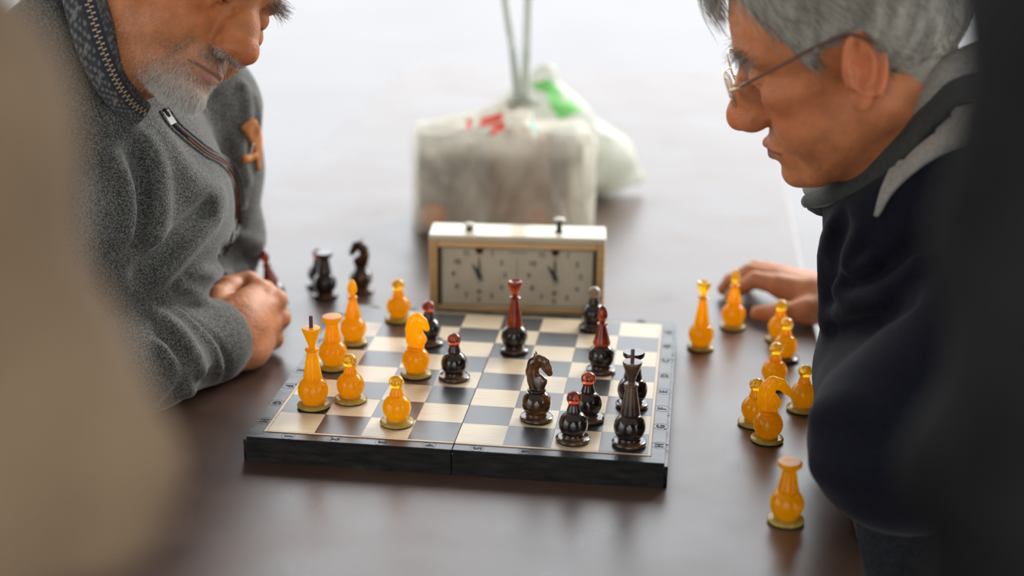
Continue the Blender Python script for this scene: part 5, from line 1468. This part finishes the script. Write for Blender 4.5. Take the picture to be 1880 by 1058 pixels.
# ------------------------------------------------------------ two people standing close to the lens
M_beige = noise_mat('beige_coat_cloth', (0.095, 0.050, 0.022), (0.30, 0.205, 0.120), 6, 0.9, bump=0.3, bscale=300, lo=0.3, hi=0.7)
M_black = noise_mat('black_coat_cloth', (0.002, 0.002, 0.002), (0.020, 0.020, 0.019), 7, 0.85, bump=0.3, bscale=200, spec=0.12)
def bystander(loc, label, head_T, head_R, coat, coat_lo, coat_hi, mat, core, hand_c, facing, hairc, seed, h=0.0065):
    root = person(loc, label)
    nk = np.array([-0.06, 0, -0.20]) @ head_R.T + np.array(head_T); body_coat = coat
    ringp = [(nk[0] + 0.066 * math.cos(a) , nk[1] + 0.066 * math.sin(a), nk[2] + 0.012 - 0.018 * (math.cos(a) * facing[0] + math.sin(a) * facing[1])) for a in np.linspace(0, 2 * math.pi, 11)]
    def coat(p):
        d = sm(body_coat(p), rc(p, (nk[0], nk[1], nk[2] - 0.15), (nk[0], nk[1], nk[2] - 0.02), 0.11, 0.078), 0.04)
        return sm(d, in_ball(p, tuple(nk), 0.16, lambda x: chain(x, ringp, [0.020] * 11, 0.01)), 0.015)
    coat_hi = (coat_hi[0], coat_hi[1], nk[2] + 0.08)
    T = V(*head_T)
    lf = lambda p: ((p - T) @ head_R).astype(np.float32)
    nb = tuple(np.array([-0.06, 0, -0.20]) @ head_R.T + T)
    def body(p):
        d = in_ball(p, tuple(T), 0.27, lambda x: head_sdf(lf(x), {}))
        for pts, rad in core(nb): d = np.minimum(d, chain(p, pts, rad, 0.02))
        for c in hand_c: d = sm(d, in_ball(p, c[0], 0.13, c[1]), 0.01)
        return d
    lo = np.minimum(np.array(coat_lo), T - 0.2); hi = np.maximum(np.array(coat_hi), T + 0.2)
    b = place(sdf_obj('body', body, lo, hi, 0.0036, M_skin, root, lambda p: np.where(((scalp_prob(lf(p), None) > 0.5) & (np.abs(lf(p)[:, 1]) < 0.075) & (np.sqrt((lf(p) ** 2).sum(1)) < 0.2))[:, None], V(*hairc[1]), skin_col(lf(p), (0.50, 0.22, 0.12), {})), 1), root)
    place(sdf_obj('coat', coat, coat_lo, coat_hi, h, mat, root, None, 1), root)
    short_hair(b, lf, head_R, T, root, seed, 5000, 0.035, hairc, 0.0006)
    legs_standing(root, (loc[0], loc[1], 0.12), facing, M_trous)
    return root
def relaxed_hand(c, d, side):
    """open, slightly curled hand hanging from wrist c along direction d; side = unit vector across the palm"""
    c, d, side = np.array(c, float), np.array(d, float), np.array(side, float); nrm = np.cross(d, side)
    def f(p):
        o = None
        for i in range(4):
            s = (i - 1.5) * 0.019; ln = (0.92, 1.0, 0.95, 0.78)[i]
            k = c + d * 0.085 + side * s; q1 = k + d * 0.038 * ln + nrm * 0.008; q2 = q1 + d * 0.022 * ln + nrm * 0.012; q3 = q2 + d * 0.014 * ln + nrm * 0.014
            e = chain(p, [tuple(c + side * s * 0.5), tuple(k), tuple(q1), tuple(q2), tuple(q3)], [0.019, 0.0125, 0.0105, 0.0095, 0.0080], 0.004)
            o = e if o is None else sm(o, e, 0.005)
        a = c + d * 0.02 - side * 0.016
        th = chain(p, [tuple(a), tuple(a + d * 0.030 - side * 0.022 + nrm * 0.008), tuple(a + d * 0.058 - side * 0.030 + nrm * 0.014), tuple(a + d * 0.080 - side * 0.030 + nrm * 0.020)], [0.018, 0.0145, 0.0115, 0.009], 0.006)
        return sm(o, th, 0.008)
    return f
# left bystander
def coatA0(p):
    d = chain(p, [(-0.31, -1.05, 0.50), (-0.31, -1.05, 0.30), (-0.32, -1.06, 0.05)], [0.145, 0.148, 0.180], 0.05)
    d = sm(d, rc(p, (-0.40, -1.04, 0.58), (-0.20, -1.04, 0.58), 0.085, 0.085), 0.06)
    d = sm(d, rc(p, (-0.305, -1.04, 0.60), (-0.30, -1.03, 0.67), 0.085, 0.075), 0.03)
    d = sm(d, chain(p, [(-0.125, -1.025, 0.575), (-0.064, -1.01, 0.470), (-0.036, -0.995, 0.365)], [0.080, 0.068, 0.058], 0.02), 0.03)
    d = sm(d, chain(p, [(-0.036, -0.995, 0.363), (-0.180, -0.965, 0.300)], [0.058, 0.046], 0.02), 0.02)
    d = sm(d, chain(p, [(-0.47, -1.03, 0.57), (-0.52, -1.03, 0.30), (-0.50, -0.96, 0.08)], [0.080, 0.064, 0.048], 0.02), 0.02)
    return d
foldsA = [([(-0.02, -0.99, 0.47), (-0.07, -0.95, 0.42), (-0.02, -0.96, 0.38)], 0.022, 0.020), ([(0.03, -0.99, 0.35), (0.0, -0.95, 0.33), (-0.05, -0.94, 0.31)], 0.018, 0.018), ([(-0.02, -0.97, 0.42), (-0.05, -0.94, 0.36)], -0.025, 0.018), ([(0.02, -1.0, 0.36), (-0.08, -0.94, 0.42), (-0.12, -0.94, 0.50)], 0.020, 0.016), ([(0.02, -1.0, 0.33), (-0.04, -0.93, 0.34), (-0.13, -0.92, 0.30)], 0.020, 0.016), ([(0.0, -0.98, 0.38), (-0.05, -0.93, 0.40)], -0.016, 0.014), ([(-0.02, -0.96, 0.44), (-0.09, -0.94, 0.46)], -0.008, 0.012), ([(-0.05, -0.96, 0.50), (-0.12, -0.95, 0.54)], 0.020, 0.016)]
coatA = with_folds(coatA0, foldsA, (0.005, 7, 45))
bystander((-0.31, -1.05), 'bystander in a beige coat, only a blurred sleeve and elbow at the left edge', (-0.28, -0.98, 0.86), rotm(math.radians(60), 0.45, 0), coatA, (-0.66, -1.26, -0.18), (0.06, -0.84, 0.76), M_beige,
    lambda nb: [([nb, (-0.31, -1.05, 0.45), (-0.31, -1.05, 0.1)], [0.055, 0.07, 0.07]), ([(-0.30, -1.05, 0.48), (-0.14, -1.03, 0.56), (-0.040, -0.995, 0.362), (-0.190, -0.963, 0.296), (-0.215, -0.958, 0.284)], [0.05, 0.04, 0.03, 0.026, 0.024]), ([(-0.30, -1.05, 0.48), (-0.47, -1.03, 0.56), (-0.52, -1.03, 0.3), (-0.50, -0.95, 0.06), (-0.498, -0.945, 0.045)], [0.05, 0.04, 0.03, 0.026, 0.024])],
    [((-0.265, -0.945, 0.255), relaxed_hand((-0.205, -0.960, 0.288), (-0.86, 0.25, -0.44), (0.28, 0.96, 0.0))), ((-0.495, -0.93, -0.02), relaxed_hand((-0.498, -0.945, 0.05), (0.02, 0.2, -0.98), (0.0, 0.98, 0.2)))], (0.35, 0.94), ((0.30, 0.26, 0.2), (0.2, 0.16, 0.12)), 61)
# right bystander
def coatB0(p):
    d = chain(p, [(0.60, -0.93, 0.48), (0.60, -0.93, 0.28), (0.60, -0.93, 0.02)], [0.150, 0.157, 0.190], 0.05)
    d = sm(d, rc(p, (0.50, -0.92, 0.585), (0.70, -0.92, 0.585), 0.085, 0.085), 0.06)
    d = sm(d, rc(p, (0.595, -0.92, 0.60), (0.59, -0.91, 0.67), 0.085, 0.075), 0.03)
    d = sm(d, chain(p, [(0.374, -0.90, 0.570), (0.380, -0.90, 0.440), (0.384, -0.905, 0.260)], [0.084, 0.076, 0.076], 0.02), 0.03)
    d = sm(d, chain(p, [(0.386, -0.905, 0.265), (0.47, -0.80, 0.200)], [0.074, 0.050], 0.02), 0.02)
    d = sm(d, chain(p, [(0.77, -0.91, 0.57), (0.81, -0.91, 0.30), (0.79, -0.84, 0.06)], [0.080, 0.064, 0.048], 0.02), 0.02)
    return d
foldsB = [([(0.31, -0.90, 0.42), (0.36, -0.83, 0.38), (0.42, -0.83, 0.36)], 0.020, 0.018), ([(0.30, -0.90, 0.33), (0.35, -0.83, 0.33), (0.42, -0.82, 0.28)], 0.020, 0.018), ([(0.31, -0.91, 0.25), (0.37, -0.84, 0.24)], 0.020, 0.016), ([(0.32, -0.88, 0.48), (0.38, -0.83, 0.44)], -0.012, 0.014)]
coatB = with_folds(coatB0, foldsB, (0.005, 17, 45))
bystander((0.60, -0.93), 'bystander in a black coat, only a blurred dark arm along the right edge', (0.575, -0.86, 0.87), rotm(math.radians(115), 0.45, 0), coatB, (0.26, -1.14, -0.20), (0.92, -0.70, 0.76), M_black,
    lambda nb: [([nb, (0.60, -0.93, 0.45), (0.60, -0.93, 0.1)], [0.055, 0.07, 0.07]), ([(0.60, -0.93, 0.48), (0.42, -0.90, 0.55), (0.38, -0.905, 0.29), (0.475, -0.795, 0.195), (0.485, -0.785, 0.188)], [0.05, 0.04, 0.03, 0.026, 0.024]), ([(0.60, -0.93, 0.48), (0.77, -0.91, 0.55), (0.81, -0.91, 0.3), (0.79, -0.83, 0.04), (0.79, -0.825, 0.025)], [0.05, 0.04, 0.03, 0.026, 0.024])],
    [((0.53, -0.74, 0.15), relaxed_hand((0.48, -0.79, 0.19), (0.64, 0.62, -0.45), (0.70, -0.71, 0.0))), ((0.79, -0.81, -0.04), relaxed_hand((0.79, -0.83, 0.03), (0.0, 0.2, -0.98), (0.0, 0.98, 0.2)))], (-0.3, 0.95), ((0.10, 0.075, 0.055), (0.16, 0.13, 0.10)), 71)
